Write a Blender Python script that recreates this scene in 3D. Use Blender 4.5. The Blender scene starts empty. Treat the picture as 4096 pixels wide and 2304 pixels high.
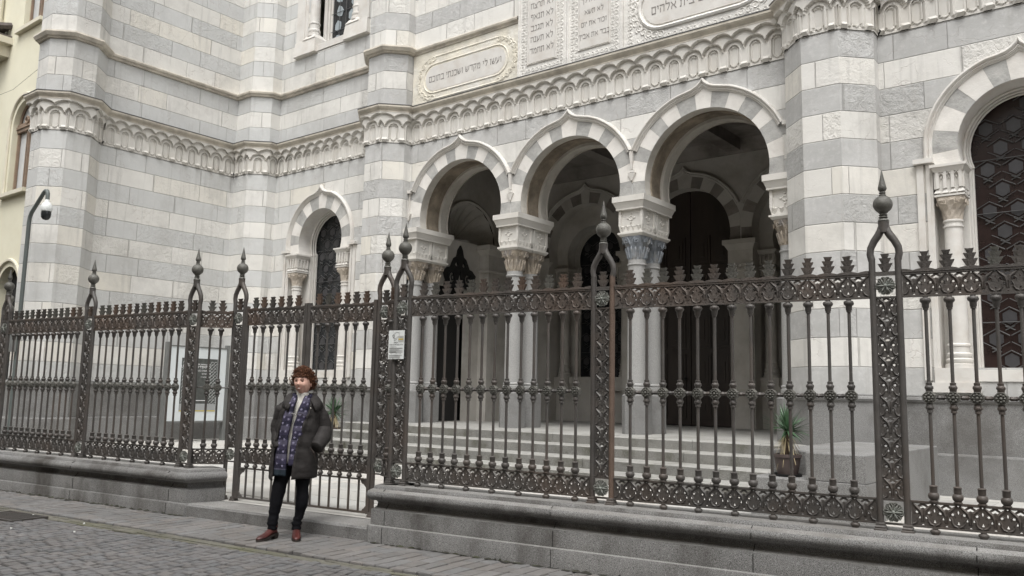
import bpy, bmesh, math, random
from math import sin, cos, pi, sqrt, radians as rad
from mathutils import Matrix, Vector
from mathutils.geometry import tessellate_polygon
random.seed(7)
scene = bpy.context.scene
COL = scene.collection
# ---------------------------------------------------------------- camera, sky, sun
cam = bpy.data.cameras.new('camera'); camo = bpy.data.objects.new('camera', cam); COL.objects.link(camo)
cam.sensor_width = 36; cam.lens = 29.326; cam.clip_end = 400; cam.clip_start = .05
R_ = ((0.78772631, 0.61567565, 0.02075441), (-0.06203998, 0.11280651, -0.99167824), (-0.61289338, 0.77988344, 0.12705716))
camo.matrix_world = Matrix(((R_[0][0], -R_[1][0], -R_[2][0], 0), (R_[0][1], -R_[1][1], -R_[2][1], 0), (R_[0][2], -R_[1][2], -R_[2][2], 1.42), (0, 0, 0, 1)))
scene.camera = camo
SUN_EL, SUN_AZ = 62, 150          # overcast: a broad soft sun high over the street
w = bpy.data.worlds.new('World'); scene.world = w; w.use_nodes = True
wt = w.node_tree; bg = wt.nodes['Background']
sky = wt.nodes.new('ShaderNodeTexSky'); sky.sky_type = 'NISHITA'; sky.sun_disc = False
sky.sun_elevation = rad(SUN_EL); sky.sun_rotation = rad(SUN_AZ); sky.air_density = 1.0; sky.dust_density = 4; sky.ozone_density = 1
hs = wt.nodes.new('ShaderNodeHueSaturation'); hs.inputs['Saturation'].default_value = .04
wt.links.new(sky.outputs[0], hs.inputs['Color']); wt.links.new(hs.outputs[0], bg.inputs['Color'])
bg.inputs['Strength'].default_value = .138
sl = bpy.data.lights.new('sun', 'SUN'); sl.energy = 1.0; sl.angle = rad(28); sl.color = (1, .98, .95)
so = bpy.data.objects.new('sun', sl); COL.objects.link(so)
so.rotation_euler = Vector((sin(rad(SUN_AZ))*cos(rad(SUN_EL)), cos(rad(SUN_AZ))*cos(rad(SUN_EL)), sin(rad(SUN_EL)))).to_track_quat('Z', 'Y').to_euler()
scene.view_settings.view_transform = 'Standard'; scene.view_settings.look = 'None'
scene.view_settings.exposure = .86; scene.view_settings.gamma = 1
# ---------------------------------------------------------------- materials
def nd(t, ty, ins=None, **pr):
    n = t.nodes.new(ty)
    for k, v in pr.items(): setattr(n, k, v)
    for k, v in (ins or {}).items():
        s = n.inputs[k]
        if isinstance(v, bpy.types.NodeSocket): t.links.new(v, s)
        elif isinstance(v, tuple) and len(v) == 3 and s.type == 'RGBA': s.default_value = (*v, 1)
        else: s.default_value = v
    return n
def ma(t, op, a, b=0., c=None):
    n = nd(t, 'ShaderNodeMath', {0: a, 1: b}, operation=op)
    if c is not None: n.inputs[2].default_value = c
    return n.outputs[0]
def mx(t, f, a, b, bl='MIX'):
    n = nd(t, 'ShaderNodeMix', {'Factor': f}, data_type='RGBA', blend_type=bl)
    for s, v in ((n.inputs[6], a), (n.inputs[7], b)):
        if isinstance(v, bpy.types.NodeSocket): t.links.new(v, s)
        else: s.default_value = (*v[:3], 1)
    return n.outputs[2]
def ramp(t, f, lo, hi, a=0., b=1.):
    return nd(t, 'ShaderNodeMapRange', {'Value': f, 'From Min': lo, 'From Max': hi, 'To Min': a, 'To Max': b}).outputs[0]
def noise(t, co, sc, det=4, rough=.6):
    return nd(t, 'ShaderNodeTexNoise', {'Vector': co, 'Scale': sc, 'Detail': det, 'Roughness': rough}).outputs[0]
def newmat(name):
    m = bpy.data.materials.new(name); m.use_nodes = True
    t = m.node_tree; return m, t, t.nodes['Principled BSDF']
def sval(c, f): return tuple(max(0, min(1, x*f)) for x in c)
def stone(name, col, var=.15, sc=3., rough=.85, bump=.15, bsc=40., speck=0., spsc=220., stain=None, stsc=1.2, stamt=.5, metal=0., stretch=1., coord='Object', rndv=0.):
    m, t, b = newmat(name)
    co = nd(t, 'ShaderNodeNewGeometry').outputs['Position'] if coord == 'World' else nd(t, 'ShaderNodeTexCoord').outputs[coord]
    if stretch != 1.: co2 = nd(t, 'ShaderNodeMapping', {'Vector': co, 'Scale': (1, 1, stretch)}).outputs[0]
    else: co2 = co
    n1 = noise(t, co2, sc)
    c = mx(t, ramp(t, n1, .3, .7), sval(col, 1-var), sval(col, 1+var))
    if speck:
        n2 = noise(t, co, spsc, 2, .5)
        c = mx(t, ramp(t, n2, .35, .65), mx(t, speck, c, (0, 0, 0)), mx(t, speck*.6, c, (1, 1, 1)))
    if stain is not None:
        n3 = noise(t, co2, stsc, 6, .65)
        c = mx(t, ma(t, 'MULTIPLY', ramp(t, n3, .48, .68), stamt), c, stain)
    if rndv:
        oi = nd(t, 'ShaderNodeObjectInfo').outputs['Random']
        c = mx(t, 1., c, nd(t, 'ShaderNodeCombineColor', {0: ramp(t, oi, 0, 1, 1-rndv, 1+rndv), 1: ramp(t, oi, 0, 1, 1-rndv, 1+rndv), 2: ramp(t, oi, 0, 1, 1-rndv, 1+rndv)}).outputs[0], 'MULTIPLY')
    t.links.new(c, b.inputs['Base Color']); b.inputs['Roughness'].default_value = rough; b.inputs['Metallic'].default_value = metal
    if bump:
        bn = nd(t, 'ShaderNodeBump', {'Strength': bump, 'Distance': .02, 'Height': noise(t, co2, bsc, 5, .65)})
        t.links.new(bn.outputs[0], b.inputs['Normal'])
    return m
M = {}
def banded():
    m, t, b = newmat('banded_marble')
    uv = nd(t, 'ShaderNodeUVMap').outputs[0]; sp = nd(t, 'ShaderNodeSeparateXYZ', {0: uv}); u, v = sp.outputs[0], sp.outputs[1]
    oc = nd(t, 'ShaderNodeTexCoord').outputs['Object']
    cr = ma(t, 'FLOOR', v); fv = ma(t, 'FRACT', v)
    hsh = nd(t, 'ShaderNodeTexWhiteNoise', {'W': cr}, noise_dimensions='1D').outputs[0]
    up = ma(t, 'ADD', ma(t, 'MULTIPLY', u, 1/1.12), ma(t, 'MULTIPLY', hsh, 17.))
    up = ma(t, 'ADD', up, ma(t, 'MULTIPLY', ma(t, 'SINE', ma(t, 'ADD', ma(t, 'MULTIPLY', up, 2.7), ma(t, 'MULTIPLY', hsh, 40.))), .22))
    bi = ma(t, 'FLOOR', up); fu = ma(t, 'FRACT', up)
    rv = nd(t, 'ShaderNodeCombineXYZ', {0: bi, 1: cr}).outputs[0]
    wn = nd(t, 'ShaderNodeTexWhiteNoise', {'Vector': rv}, noise_dimensions='2D'); r1 = wn.outputs[0]
    sc = nd(t, 'ShaderNodeSeparateColor', {0: wn.outputs[1]}); r2, r3, r4 = sc.outputs
    gray = ma(t, 'LESS_THAN', ma(t, 'ABSOLUTE', ma(t, 'SUBTRACT', ma(t, 'MODULO', ma(t, 'ADD', cr, 100.), 2.), 0.)), .5)
    n1 = noise(t, oc, 2.5, 8, .65); n2 = noise(t, oc, 9., 6, .7)
    gw = mx(t, r1, (.665, .65, .61), (.745, .73, .695)); gw = mx(t, ma(t, 'MULTIPLY', ramp(t, r2, .74, .97), .8), gw, (.68, .645, .565))
    gw = mx(t, ramp(t, n1, .35, .75, 0, .5), gw, (.55, .535, .50))
    gg = mx(t, r1, (.445, .443, .432), (.535, .532, .52)); gg = mx(t, ramp(t, n1, .32, .7, 0, .75), gg, (.37, .366, .355)); gg = mx(t, ramp(t, n2, .5, .72, 0, .5), gg, (.62, .615, .60))
    px = nd(t, 'ShaderNodeSeparateXYZ', {0: oc}).outputs[0]; gg = mx(t, ramp(t, px, -13.5, -18., 0, .55), gg, (.605, .612, .60)); gw = mx(t, ramp(t, px, -6., -1., 0, .3), gw, (.60, .58, .55))
    c = mx(t, gray, gw, gg)
    wv = nd(t, 'ShaderNodeTexNoise', {'Vector': oc, 'Scale': 3.2, 'Detail': 4.}).outputs[1]
    wc = nd(t, 'ShaderNodeVectorMath', {0: oc, 1: nd(t, 'ShaderNodeVectorMath', {0: wv, 'Scale': .5}, operation='SCALE').outputs[0]}, operation='ADD').outputs[0]
    vo = nd(t, 'ShaderNodeTexVoronoi', {'Vector': wc, 'Scale': 2.3}, feature='DISTANCE_TO_EDGE').outputs[0]
    ck = ma(t, 'MULTIPLY', ramp(t, vo, .004, .016, 1, 0), ramp(t, noise(t, oc, 1.3, 2), .5, .62))
    c = mx(t, ma(t, 'MULTIPLY', ck, .28), c, (.36, .29, .27))
    ds = noise(t, oc, .55, 7, .72); c = mx(t, ramp(t, ds, .5, .72, 0, .6), c, (.37, .36, .34))
    st = noise(t, nd(t, 'ShaderNodeMapping', {'Vector': oc, 'Scale': (5, 5, .35)}).outputs[0], 1.6, 5, .6)
    c = mx(t, ramp(t, st, .54, .74, 0, .45), c, (.36, .35, .33))
    du = ma(t, 'MINIMUM', fu, ma(t, 'SUBTRACT', 1., fu)); dv = ma(t, 'MINIMUM', fv, ma(t, 'SUBTRACT', 1., fv))
    jd = ma(t, 'MINIMUM', ma(t, 'MULTIPLY', du, 1.12), ma(t, 'MULTIPLY', dv, .43))
    jm = ramp(t, jd, .003, .010, 1, 0)
    c = mx(t, ma(t, 'MULTIPLY', jm, .42), c, (.26, .25, .23))
    t.links.new(c, b.inputs['Base Color']); b.inputs['Roughness'].default_value = .78
    rz = ramp(t, r3, .55, 1., .10, .85)
    nb = nd(t, 'ShaderNodeTexNoise', {'Vector': oc, 'Scale': 22., 'Detail': 6., 'Roughness': .62, 'Distortion': .8}).outputs[0]
    nl = nd(t, 'ShaderNodeTexNoise', {'Vector': oc, 'Scale': 6.5, 'Detail': 7., 'Roughness': .6, 'Distortion': 1.2}).outputs[0]
    hh = ma(t, 'SUBTRACT', ma(t, 'MULTIPLY', ma(t, 'ADD', nb, ma(t, 'MULTIPLY', nl, 1.6)), rz), ma(t, 'ADD', ma(t, 'MULTIPLY', jm, .6), ma(t, 'MULTIPLY', ck, .15)))
    bn = nd(t, 'ShaderNodeBump', {'Strength': .75, 'Distance': .035, 'Height': hh}); t.links.new(bn.outputs[0], b.inputs['Normal'])
    return m
M['band'] = banded()
M['pale'] = stone('pale_stone', (.60, .58, .54), .08, 2.2, .8, .2, 30., stain=(.46, .42, .36), stsc=1.6, stamt=.35)
M['trim'] = stone('string_stone', (.52, .48, .41), .2, 3., .85, .3, 30., stain=(.25, .22, .19), stsc=2., stamt=.6)
M['panel'] = stone('weathered_panel_stone', (.68, .64, .545), .15, 3.5, .9, 1., 11., stain=(.72, .70, .65), stsc=2., stamt=.8)
M['carve'] = stone('carved_panel_stone', (.72, .70, .66), .1, 4., .85, .9, 24.)
M['smooth'] = stone('smooth_marble', (.62, .60, .565), .06, 3., .7, .1, 20., stain=(.49, .44, .385), stsc=2.5, stamt=.5)
M['wv'] = stone('white_voussoir', (.70, .675, .635), .1, 2., .8, .3, 22., stain=(.5, .47, .43), stsc=2.4, stamt=.5)
M['gv'] = stone('grey_voussoir', (.36, .355, .34), .22, 4., .8, .6, 22., stain=(.58, .57, .54), stsc=2.6, stamt=.5)
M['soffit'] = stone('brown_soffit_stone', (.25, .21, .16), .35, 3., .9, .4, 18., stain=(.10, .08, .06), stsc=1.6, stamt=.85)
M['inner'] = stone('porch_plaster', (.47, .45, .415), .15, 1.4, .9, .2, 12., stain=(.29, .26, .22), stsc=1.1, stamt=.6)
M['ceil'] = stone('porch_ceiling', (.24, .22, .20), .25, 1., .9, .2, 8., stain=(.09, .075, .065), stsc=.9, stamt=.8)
M['granite'] = stone('grey_granite', (.150, .147, .14), .16, 1.3, .8, .25, 120., speck=.32, stain=(.082, .075, .067), stsc=1.1, stamt=.6)
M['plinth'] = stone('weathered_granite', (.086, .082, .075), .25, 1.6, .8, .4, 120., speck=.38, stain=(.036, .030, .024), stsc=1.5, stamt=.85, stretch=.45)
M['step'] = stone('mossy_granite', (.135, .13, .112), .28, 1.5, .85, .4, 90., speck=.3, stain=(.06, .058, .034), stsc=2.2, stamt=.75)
M['column'] = stone('column_granite', (.30, .296, .285), .06, 1.5, .6, .08, 120., speck=.25, spsc=160.)
M['capital'] = stone('old_capital_stone', (.36, .31, .25), .3, 9., .9, .7, 45., stain=(.2, .2, .21), stsc=5., stamt=.7)
M['bluecap'] = stone('blue_grey_capital_stone', (.23, .25, .275), .3, 9., .85, .6, 45., stain=(.30, .27, .23), stsc=4., stamt=.6)
M['wood'] = stone('dark_door_wood', (.030, .022, .018), .35, 3., .5, .25, 20., stretch=.2)
M['iron'] = stone('painted_iron', (.073, .067, .062), .2, 5., .5, .25, 60., stain=(.092, .064, .047), stsc=1.3, stamt=.5, metal=.1, rndv=.12, coord='World')
M['rust'] = stone('rusty_iron', (.080, .071, .064), .25, 4., .6, .3, 60., stain=(.100, .068, .050), stsc=1.0, stamt=.85, metal=.1, rndv=.15, coord='World')
M['boss'] = stone('grey_green_boss_iron', (.105, .102, .09), .25, 14., .5, .3, 70., metal=.15, rndv=.15)
M['verdigris'] = stone('verdigris_bronze', (.165, .165, .148), .3, 12., .6, .3, 60., stain=(.24, .265, .24), stsc=9., stamt=.7, metal=.1)
M['wrought'] = stone('black_wrought_iron', (.012, .012, .012), .2, 6., .6, .1, 40.)
M['cream'] = stone('cream_plaster', (.70, .67, .53), .05, .8, .9, .12, 30., stain=(.60, .55, .40), stsc=.6, stamt=.4)
M['creamtrim'] = stone('cream_trim', (.64, .60, .49), .08, 1.5, .85, .15, 30.)
M['brownwood'] = stone('brown_window_wood', (.24, .17, .12), .2, 3., .6, .1, 30.)
M['tile'] = stone('dark_roof_tile', (.10, .085, .08), .3, 6., .9, .5, 20.)
M['dark'] = stone('dark_interior', (.012, .011, .010), .2, 2., .9, 0)
M['lead'] = stone('lead_lattice', (.07, .07, .07), .2, 6., .6, .1, 30.)
M['greyglass'] = stone('grey_glass_pane', (.048, .047, .05), .15, 8., .35, .1, 30.)
M['redglass'] = stone('dark_red_glass', (.022, .013, .012), .3, 5., .25, .05, 30.)
M['blackglass'] = stone('dark_glass', (.02, .022, .024), .2, 5., .12, .05, 30.)
M['skyglass'] = stone('pale_blue_glass', (.32, .36, .38), .1, 3., .15, .05, 30.)
M['curtain'] = stone('curtained_pane', (.55, .56, .56), .1, 2., .3, 0)
M['ink'] = stone('inscription_paint', (.21, .195, .18), .25, 20., .8, 0)
# ---------------------------------------------------------------- mesh helpers
def zc(z):
    if z <= 7.5: return (z-6.63)/.4275
    if z < 9.27: return 2+(z-7.92)/.4225
    return 5+(z-9.35)/.414
class MB:
    def __init__(s, T=None): s.v = []; s.f = []; s.m = []; s.T = T
    def add(s, pts, faces, mi=0):
        o = len(s.v)
        for p in pts:
            p = Vector(p); s.v.append(s.T @ p if s.T else p)
        for f in faces: s.f.append(tuple(o+i for i in f)); s.m.append(mi)
    def quad(s, a, b, c, d, mi=0): s.add((a, b, c, d), ((0, 1, 2, 3),), mi)
    def box(s, x0, x1, y0, y1, z0, z1, mi=0):
        s.add([(x, y, z) for z in (z0, z1) for y in (y0, y1) for x in (x0, x1)], ((0, 2, 3, 1), (4, 5, 7, 6), (0, 1, 5, 4), (2, 6, 7, 3), (0, 4, 6, 2), (1, 3, 7, 5)), mi)
    def frustum(s, x0, x1, y0, y1, z0, X0, X1, Y0, Y1, z1, mi=0):
        s.add([(x0, y0, z0), (x1, y0, z0), (x0, y1, z0), (x1, y1, z0), (X0, Y0, z1), (X1, Y0, z1), (X0, Y1, z1), (X1, Y1, z1)], ((0, 2, 3, 1), (4, 5, 7, 6), (0, 1, 5, 4), (2, 6, 7, 3), (0, 4, 6, 2), (1, 3, 7, 5)), mi)
    def bar(s, a, b, w, h=None, mi=0):          # square bar from a to b
        s.tube([a, b], w/sqrt(2), 4, mi, rot=pi/4) if h is None else None
    def tube(s, path, r, n=6, mi=0, rot=0., cap=True, closed=False):
        path = [Vector(p) for p in path]; k = len(path); rs = r if isinstance(r, (list, tuple)) else [r]*k
        pts = []; up = None
        for i, p in enumerate(path):
            d = (path[(i+1) % k]-path[i-1]) if closed else (path[min(i+1, k-1)]-path[max(i-1, 0)])
            d = d.normalized() if d.length > 1e-9 else Vector((0, 0, 1))
            if up is None: up = Vector((0, 0, 1)) if abs(d.z) < .9 else Vector((0, 1, 0))
            x = d.cross(up).normalized() if d.cross(up).length > 1e-6 else d.orthogonal().normalized()
            y = x.cross(d).normalized(); up = y
            for j in range(n):
                a = rot+2*pi*j/n; pts.append(p+(x*cos(a)+y*sin(a))*rs[i])
        fs = []
        for i in range(k if closed else k-1):
            for j in range(n):
                a, b_ = i*n+j, i*n+(j+1) % n; c, d_ = ((i+1) % k)*n+(j+1) % n, ((i+1) % k)*n+j
                fs.append((a, d_, c, b_))
        if cap and not closed: fs.append(tuple(range(n))); fs.append(tuple((k-1)*n+j for j in reversed(range(n))))
        s.add(pts, fs, mi)
    def lathe(s, prof, c=(0, 0, 0), n=10, mi=0, rot=0., sq=None):
        pts = []; fs = []; k = len(prof)
        for r, z in prof:
            for j in range(n):
                a = rot+2*pi*j/n; pts.append((c[0]+r*cos(a), c[1]+r*sin(a), c[2]+z))
        for i in range(k-1):
            for j in range(n): fs.append((i*n+j, i*n+(j+1) % n, (i+1)*n+(j+1) % n, (i+1)*n+j))
        fs.append(tuple(reversed(range(n)))); fs.append(tuple((k-1)*n+j for j in range(n)))
        s.add(pts, fs, mi)
    def loft(s, rings, mi=0, cap=True, closed=True):
        n = len(rings[0]); pts = [p for r in rings for p in r]; fs = []
        for i in range(len(rings)-1):
            for j in range(n if closed else n-1):
                fs.append((i*n+j, i*n+(j+1) % n, (i+1)*n+(j+1) % n, (i+1)*n+j))
        if cap and closed: fs.append(tuple(reversed(range(n)))); fs.append(tuple((len(rings)-1)*n+j for j in range(n)))
        s.add(pts, fs, mi)
    def poly(s, outer, holes, fn, mi=0, flip=False):          # filled 2-D polygon with holes, fn maps (u, v) to a point
        loops = [outer]+list(holes); tri = tessellate_polygon([[Vector((p[0], p[1], 0)) for p in l] for l in loops])
        flat = [p for l in loops for p in l]; fs = []
        for t in tri:
            a, b, c = (flat[i] for i in t); ar = (b[0]-a[0])*(c[1]-a[1])-(c[0]-a[0])*(b[1]-a[1])
            if abs(ar) < 1e-12: continue
            fs.append(tuple(t) if (ar > 0) != flip else tuple(reversed(t)))
        s.add([fn(*p) for p in flat], fs, mi)
    def plate(s, outer, holes, fn, mi=0, sides=True):        # fn(u, v, k): k = 0 front, 1 back
        s.poly(outer, holes, lambda u, v: fn(u, v, 0), mi); s.poly(outer, holes, lambda u, v: fn(u, v, 1), mi, True)
        if sides:
            for l in [outer]+list(holes):
                n = len(l); s.add([fn(*p, 0) for p in l]+[fn(*p, 1) for p in l], [(i, n+i, n+(i+1) % n, (i+1) % n) for i in range(n)], mi)
    def sphere(s, c, r, n=8, k=5, mi=0):
        r = r if isinstance(r, tuple) else (r, r, r); pts = [(c[0], c[1], c[2]-r[2])]; fs = []
        for i in range(1, k):
            t = -pi/2+pi*i/k
            for j in range(n): a = 2*pi*j/n; pts.append((c[0]+r[0]*cos(t)*cos(a), c[1]+r[1]*cos(t)*sin(a), c[2]+r[2]*sin(t)))
        pts.append((c[0], c[1], c[2]+r[2])); L = len(pts)-1
        for j in range(n):
            fs.append((0, 1+(j+1) % n, 1+j)); fs.append((L, L-n+j, L-n+(j+1) % n))
        for i in range(k-2):
            for j in range(n): fs.append((1+i*n+j, 1+i*n+(j+1) % n, 1+(i+1)*n+(j+1) % n, 1+(i+1)*n+j))
        s.add(pts, fs, mi)
    def build(s, name, mats, parent=None, smooth=False, uv=False, link=True, fix=False, bevel=0):
        me = bpy.data.meshes.new(name); me.from_pydata([tuple(v) for v in s.v], [], s.f)
        if not isinstance(mats, (list, tuple)): mats = [mats]
        for m in mats: me.materials.append(M[m] if isinstance(m, str) else m)
        me.polygons.foreach_set('material_index', s.m)
        if fix:
            bm = bmesh.new(); bm.from_mesh(me); bmesh.ops.recalc_face_normals(bm, faces=bm.faces); bm.to_mesh(me); bm.free()
        if smooth:
            me.polygons.foreach_set('use_smooth', [True]*len(me.polygons))
            if smooth != True: me.set_sharp_from_angle(angle=rad(smooth))
        if uv:
            ul = me.uv_layers.new(name='UVMap').data
            for p in me.polygons:
                n = p.normal; h = Vector((-n.y, n.x, 0))
                if h.length < .3: h = Vector((1, 0, 0))
                h.normalize()
                for li in p.loop_indices:
                    c = me.vertices[me.loops[li].vertex_index].co
                    ul[li].uv = (c.dot(h)+(3.3 if abs(h.x) < .5 else 0), zc(c.z))
        me.update(); o = bpy.data.objects.new(name, me)
        if link: COL.objects.link(o)
        if parent: o.parent = parent
        return o
def tag(o, label=None, cat=None, group=None, kind=None):
    for k, v in (('label', label), ('category', cat), ('group', group), ('kind', kind)):
        if v: o[k] = v
    return o
def empty(name, loc=(0, 0, 0), rz=0., label=None, cat=None, group=None):
    o = bpy.data.objects.new(name, None); COL.objects.link(o); o.location = loc; o.rotation_euler = (0, 0, rz); o.empty_display_size = .2
    return tag(o, label, cat, group)
KIDS = {}
def copy_tree(o, parent=None):
    c = o.copy(); COL.objects.link(c)
    if parent is not None: c.parent = parent
    for ch in [x for x in scene.objects if x.parent == o]: copy_tree(ch, c)
    return c
def arc(cx, cz, r, a0, a1, n): return [(cx+r*cos(rad(a0+(a1-a0)*i/n)), cz+r*sin(rad(a0+(a1-a0)*i/n))) for i in range(n+1)]
def textmesh(body, size, align='CENTER', rtl=False):
    c = bpy.data.curves.new('t', 'FONT'); c.body = body[::-1] if rtl else body; c.size = 2.; c.offset = .022 if rtl else .012; c.align_x = align; c.resolution_u = 3
    o = bpy.data.objects.new('t', c); COL.objects.link(o); dg = bpy.context.evaluated_depsgraph_get(); dg.update()
    me = bpy.data.meshes.new_from_object(o.evaluated_get(dg)); bpy.data.objects.remove(o)
    k = size/2; r = [(v.co.x*k, v.co.y*k, 0) for v in me.vertices], [tuple(p.vertices) for p in me.polygons]; bpy.data.meshes.remove(me)
    return r
def put_text(mb, body, size, fn, align='CENTER', rtl=False, mi=0, bold=0.):
    try: vs, fs = textmesh(body, size, align, rtl)
    except Exception: return
    mb.add([fn(x, y) for x, y, z in vs], fs, mi)

HEB = {'א': (.8, [[(0, 1), (.8, 0)], [(.5, .45), (.72, .8), (.68, 1)], [(.08, 0), (.1, .3), (.28, .58)]]), 'ב': (.75, [[(0, 1), (.6, 1), (.6, 0)], [(0, 0), (.75, 0)]]), 'ג': (.5, [[(.05, 1), (.38, 1), (.38, 0)], [(.38, .3), (0, 0)]]),
 'ד': (.7, [[(0, 1), (.7, 1)], [(.57, 1), (.57, 0)]]), 'ה': (.7, [[(0, 1), (.65, 1), (.65, 0)], [(.08, .6), (.08, 0)]]), 'ו': (.22, [[(0, 1), (.14, 1), (.14, 0)]]), 'ז': (.34, [[(0, 1), (.34, 1)], [(.18, 1), (.18, 0)]]),
 'ח': (.7, [[(0, 1), (.65, 1), (.65, 0)], [(.08, 1), (.08, 0)]]), 'י': (.22, [[(0, 1), (.14, 1), (.14, .55)]]), 'כ': (.65, [[(0, 1), (.5, 1), (.6, .8), (.6, .2), (.5, 0), (0, 0)]]), 'ך': (.6, [[(0, 1), (.52, 1), (.52, -.35)]]),
 'ל': (.65, [[(.05, 1.45), (.05, 1), (.58, 1), (.58, .6), (.3, 0)]]), 'מ': (.78, [[(0, 1), (.2, .72), (.05, 0)], [(.2, .78), (.45, 1), (.68, .8), (.68, 0), (.4, 0)]]), 'ם': (.7, [[(0, 1), (.62, 1), (.62, 0), (.07, 0), (.07, 1)]]),
 'נ': (.45, [[(.05, 1), (.34, 1), (.34, 0), (0, 0)]]), 'ע': (.7, [[(.03, 1), (.2, .25)], [(.6, 1), (.55, .4), (0, -.08)]]), 'ק': (.7, [[(0, 1), (.62, 1), (.62, .6), (.38, .15)], [(.08, .65), (.08, -.35)]]), 'ר': (.6, [[(0, 1), (.42, 1), (.53, .85), (.53, 0)]]),
 'ש': (.9, [[(0, 1), (.12, .05), (.5, .05), (.84, .5), (.84, 1)], [(.43, 1), (.38, .5), (.12, .3)]]), 'ת': (.75, [[(0, 1), (.65, 1), (.65, 0)], [(.14, 1), (.14, 0), (0, 0)]]), 'ף': (.6, [[(.2, .55), (.05, .6), (.05, 1), (.5, 1), (.5, -.35)]]), 'צ': (.7, [[(0, 1), (.6, 0)], [(.66, 1), (.6, .68), (.38, .42)], [(0, 0), (.65, 0)]]), 'פ': (.65, [[(.22, .55), (.05, .6), (.05, 1), (.5, 1), (.6, .8), (.6, .2), (.5, 0), (0, 0)]]), 'ט': (.7, [[(.25, .85), (.07, 1), (.07, 0), (.62, 0), (.62, 1), (.4, 1)]])}
def put_hebrew(mb, body, h, fn):
    """square-script lettering drawn with a broad pen, read right to left; h = letter height"""
    ws = [(HEB[c][0]+.2 if c in HEB else .42) for c in body]; x = sum(ws)*h/2
    for c, w_ in zip(body, ws):
        x -= w_*h
        for st in HEB.get(c, (0, []))[1]:
            for (a, b), (c2, d) in zip(st, st[1:]):
                dx, dy = c2-a, d-b; L = math.hypot(dx, dy); t = .085 if abs(dx) > abs(dy) else .062; nx, ny = -dy/L*t, dx/L*t; ex, ey = dx/L*.05, dy/L*.05
                q = [(a-ex+nx, b-ey+ny), (a-ex-nx, b-ey-ny), (c2+ex-nx, d+ey-ny), (c2+ex+nx, d+ey+ny)]
                mb.add([fn(x+(u+.1)*h, v*h) for u, v in q], [(0, 1, 2, 3)])

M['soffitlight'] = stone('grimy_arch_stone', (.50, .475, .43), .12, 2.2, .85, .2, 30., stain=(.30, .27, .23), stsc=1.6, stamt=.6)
# ---------------------------------------------------------------- the marble building
YF = 13.2
SYN = empty('marble_building', (-9, YF, 0), label='grey and white banded marble building with arched porch and Hebrew inscriptions', cat='building')
def part(mb, name, mats, parent=None, **k):
    p = parent or SYN; o = mb.build(name, mats, None, **k); o.parent = p
    pl = p.matrix_world if False else None
    loc = Vector((0, 0, 0)); q = p
    while q is not None: loc += q.location; q = q.parent
    o.location = -loc; return o
def octo(cx, cy, w):
    h, a = w/2, w/(1+sqrt(2))/2
    return dict(nW=(cx-h, cy+a), sW=(cx-h, cy-a), wS=(cx-a, cy-h), eS=(cx+a, cy-h), sE=(cx+h, cy-a), nE=(cx+h, cy+a))
oL = octo(-19.65, 8.27, 1.28); oP = octo(-14.05, 13.25, 1.28); oR = octo(-3.93, 13.25, 1.38)
PL_ = [(-20.29, 9.6), oL['nW'], oL['sW'], oL['wS'], oL['eS'], oL['sE'], oL['nE'], (-19.45, 8.975)]
PW_ = [(-19.45, 8.975), (-19.45, 12.54)]
PI_ = [(-19.45, 12.54), (-18.835, 12.54), (-18.46, 12.915), (-18.46, YF)]
PO_ = [(-14.69, YF), oP['sW'], oP['wS'], oP['eS'], oP['sE'], (-13.41, YF)]
PR_ = [(-4.62, YF), oR['sW'], oR['wS'], oR['eS'], oR['sE'], (-3.24, YF)]
RUN_A = PL_ + PW_[1:] + PI_[1:] + PO_
RUN_B = PR_ + [(5, YF)]
RUN_P = [(-13.41, YF), (-4.62, YF)]
def miters(path):
    out = []
    ns = []
    for a, b in zip(path, path[1:]):
        d = Vector((b[0]-a[0], b[1]-a[1])).normalized(); ns.append(Vector((d.y, -d.x)))
    for i in range(len(path)):
        if i == 0: m = ns[0]
        elif i == len(path)-1: m = ns[-1]
        else:
            m = ns[i-1]+ns[i]; m = m/max(.35, 1+ns[i-1].dot(ns[i]))
        out.append(m)
    return out
def sweep(mb, path, prof, mi=0, caps=False):
    ms = miters(path); rings = []
    for p, m in zip(path, ms): rings.append([(p[0]+m.x*d, p[1]+m.y*d, z) for d, z in prof])
    n = len(prof); o = len(mb.v); fs = []
    for i in range(len(path)-1):
        for j in range(n-1): fs.append((i*n+j, (i+1)*n+j, (i+1)*n+j+1, i*n+j+1))
    if caps: fs += [tuple(range(n)), tuple((len(path)-1)*n+j for j in reversed(range(n)))]
    mb.add([q for r in rings for q in r], fs, mi)
def walls(mb, path, z0, z1, off=0., mi=0):
    sweep(mb, path, [(off, z0), (off, z1)], mi)
# --- arch curves
def hood_curve(R, cz, half, foot, rise=.15):
    """outer edge of an ogee hood, left foot to right foot, relative x, absolute z"""
    top = [(0, R+rise), (.05, R+rise*.6), (.12, R+rise*.2), (.21, R-.015), (.34, R-.045)]
    top = [(x*R/1.57, z) for x, z in top]
    a0 = math.degrees(math.asin(min(1, (R-.083*R/1.57)/R))); a1 = math.degrees(math.acos(min(1, half/R)))
    ar = [(R*cos(rad(a0+(a1-a0)*i/16)), R*sin(rad(a0+(a1-a0)*i/16))) for i in range(17)]
    r = top+ar
    if foot is not None: r.append((half, foot-cz))
    r = [(x, z+cz) for x, z in r]
    return [(-x, z) for x, z in reversed(r[1:])]+r
def off2(curve, d):
    out = []
    for i, p in enumerate(curve):
        a = curve[max(0, i-1)]; b = curve[min(len(curve)-1, i+1)]
        t = Vector((b[0]-a[0], b[1]-a[1])).normalized(); out.append((p[0]+t.y*d, p[1]-t.x*d))
    return out
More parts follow.
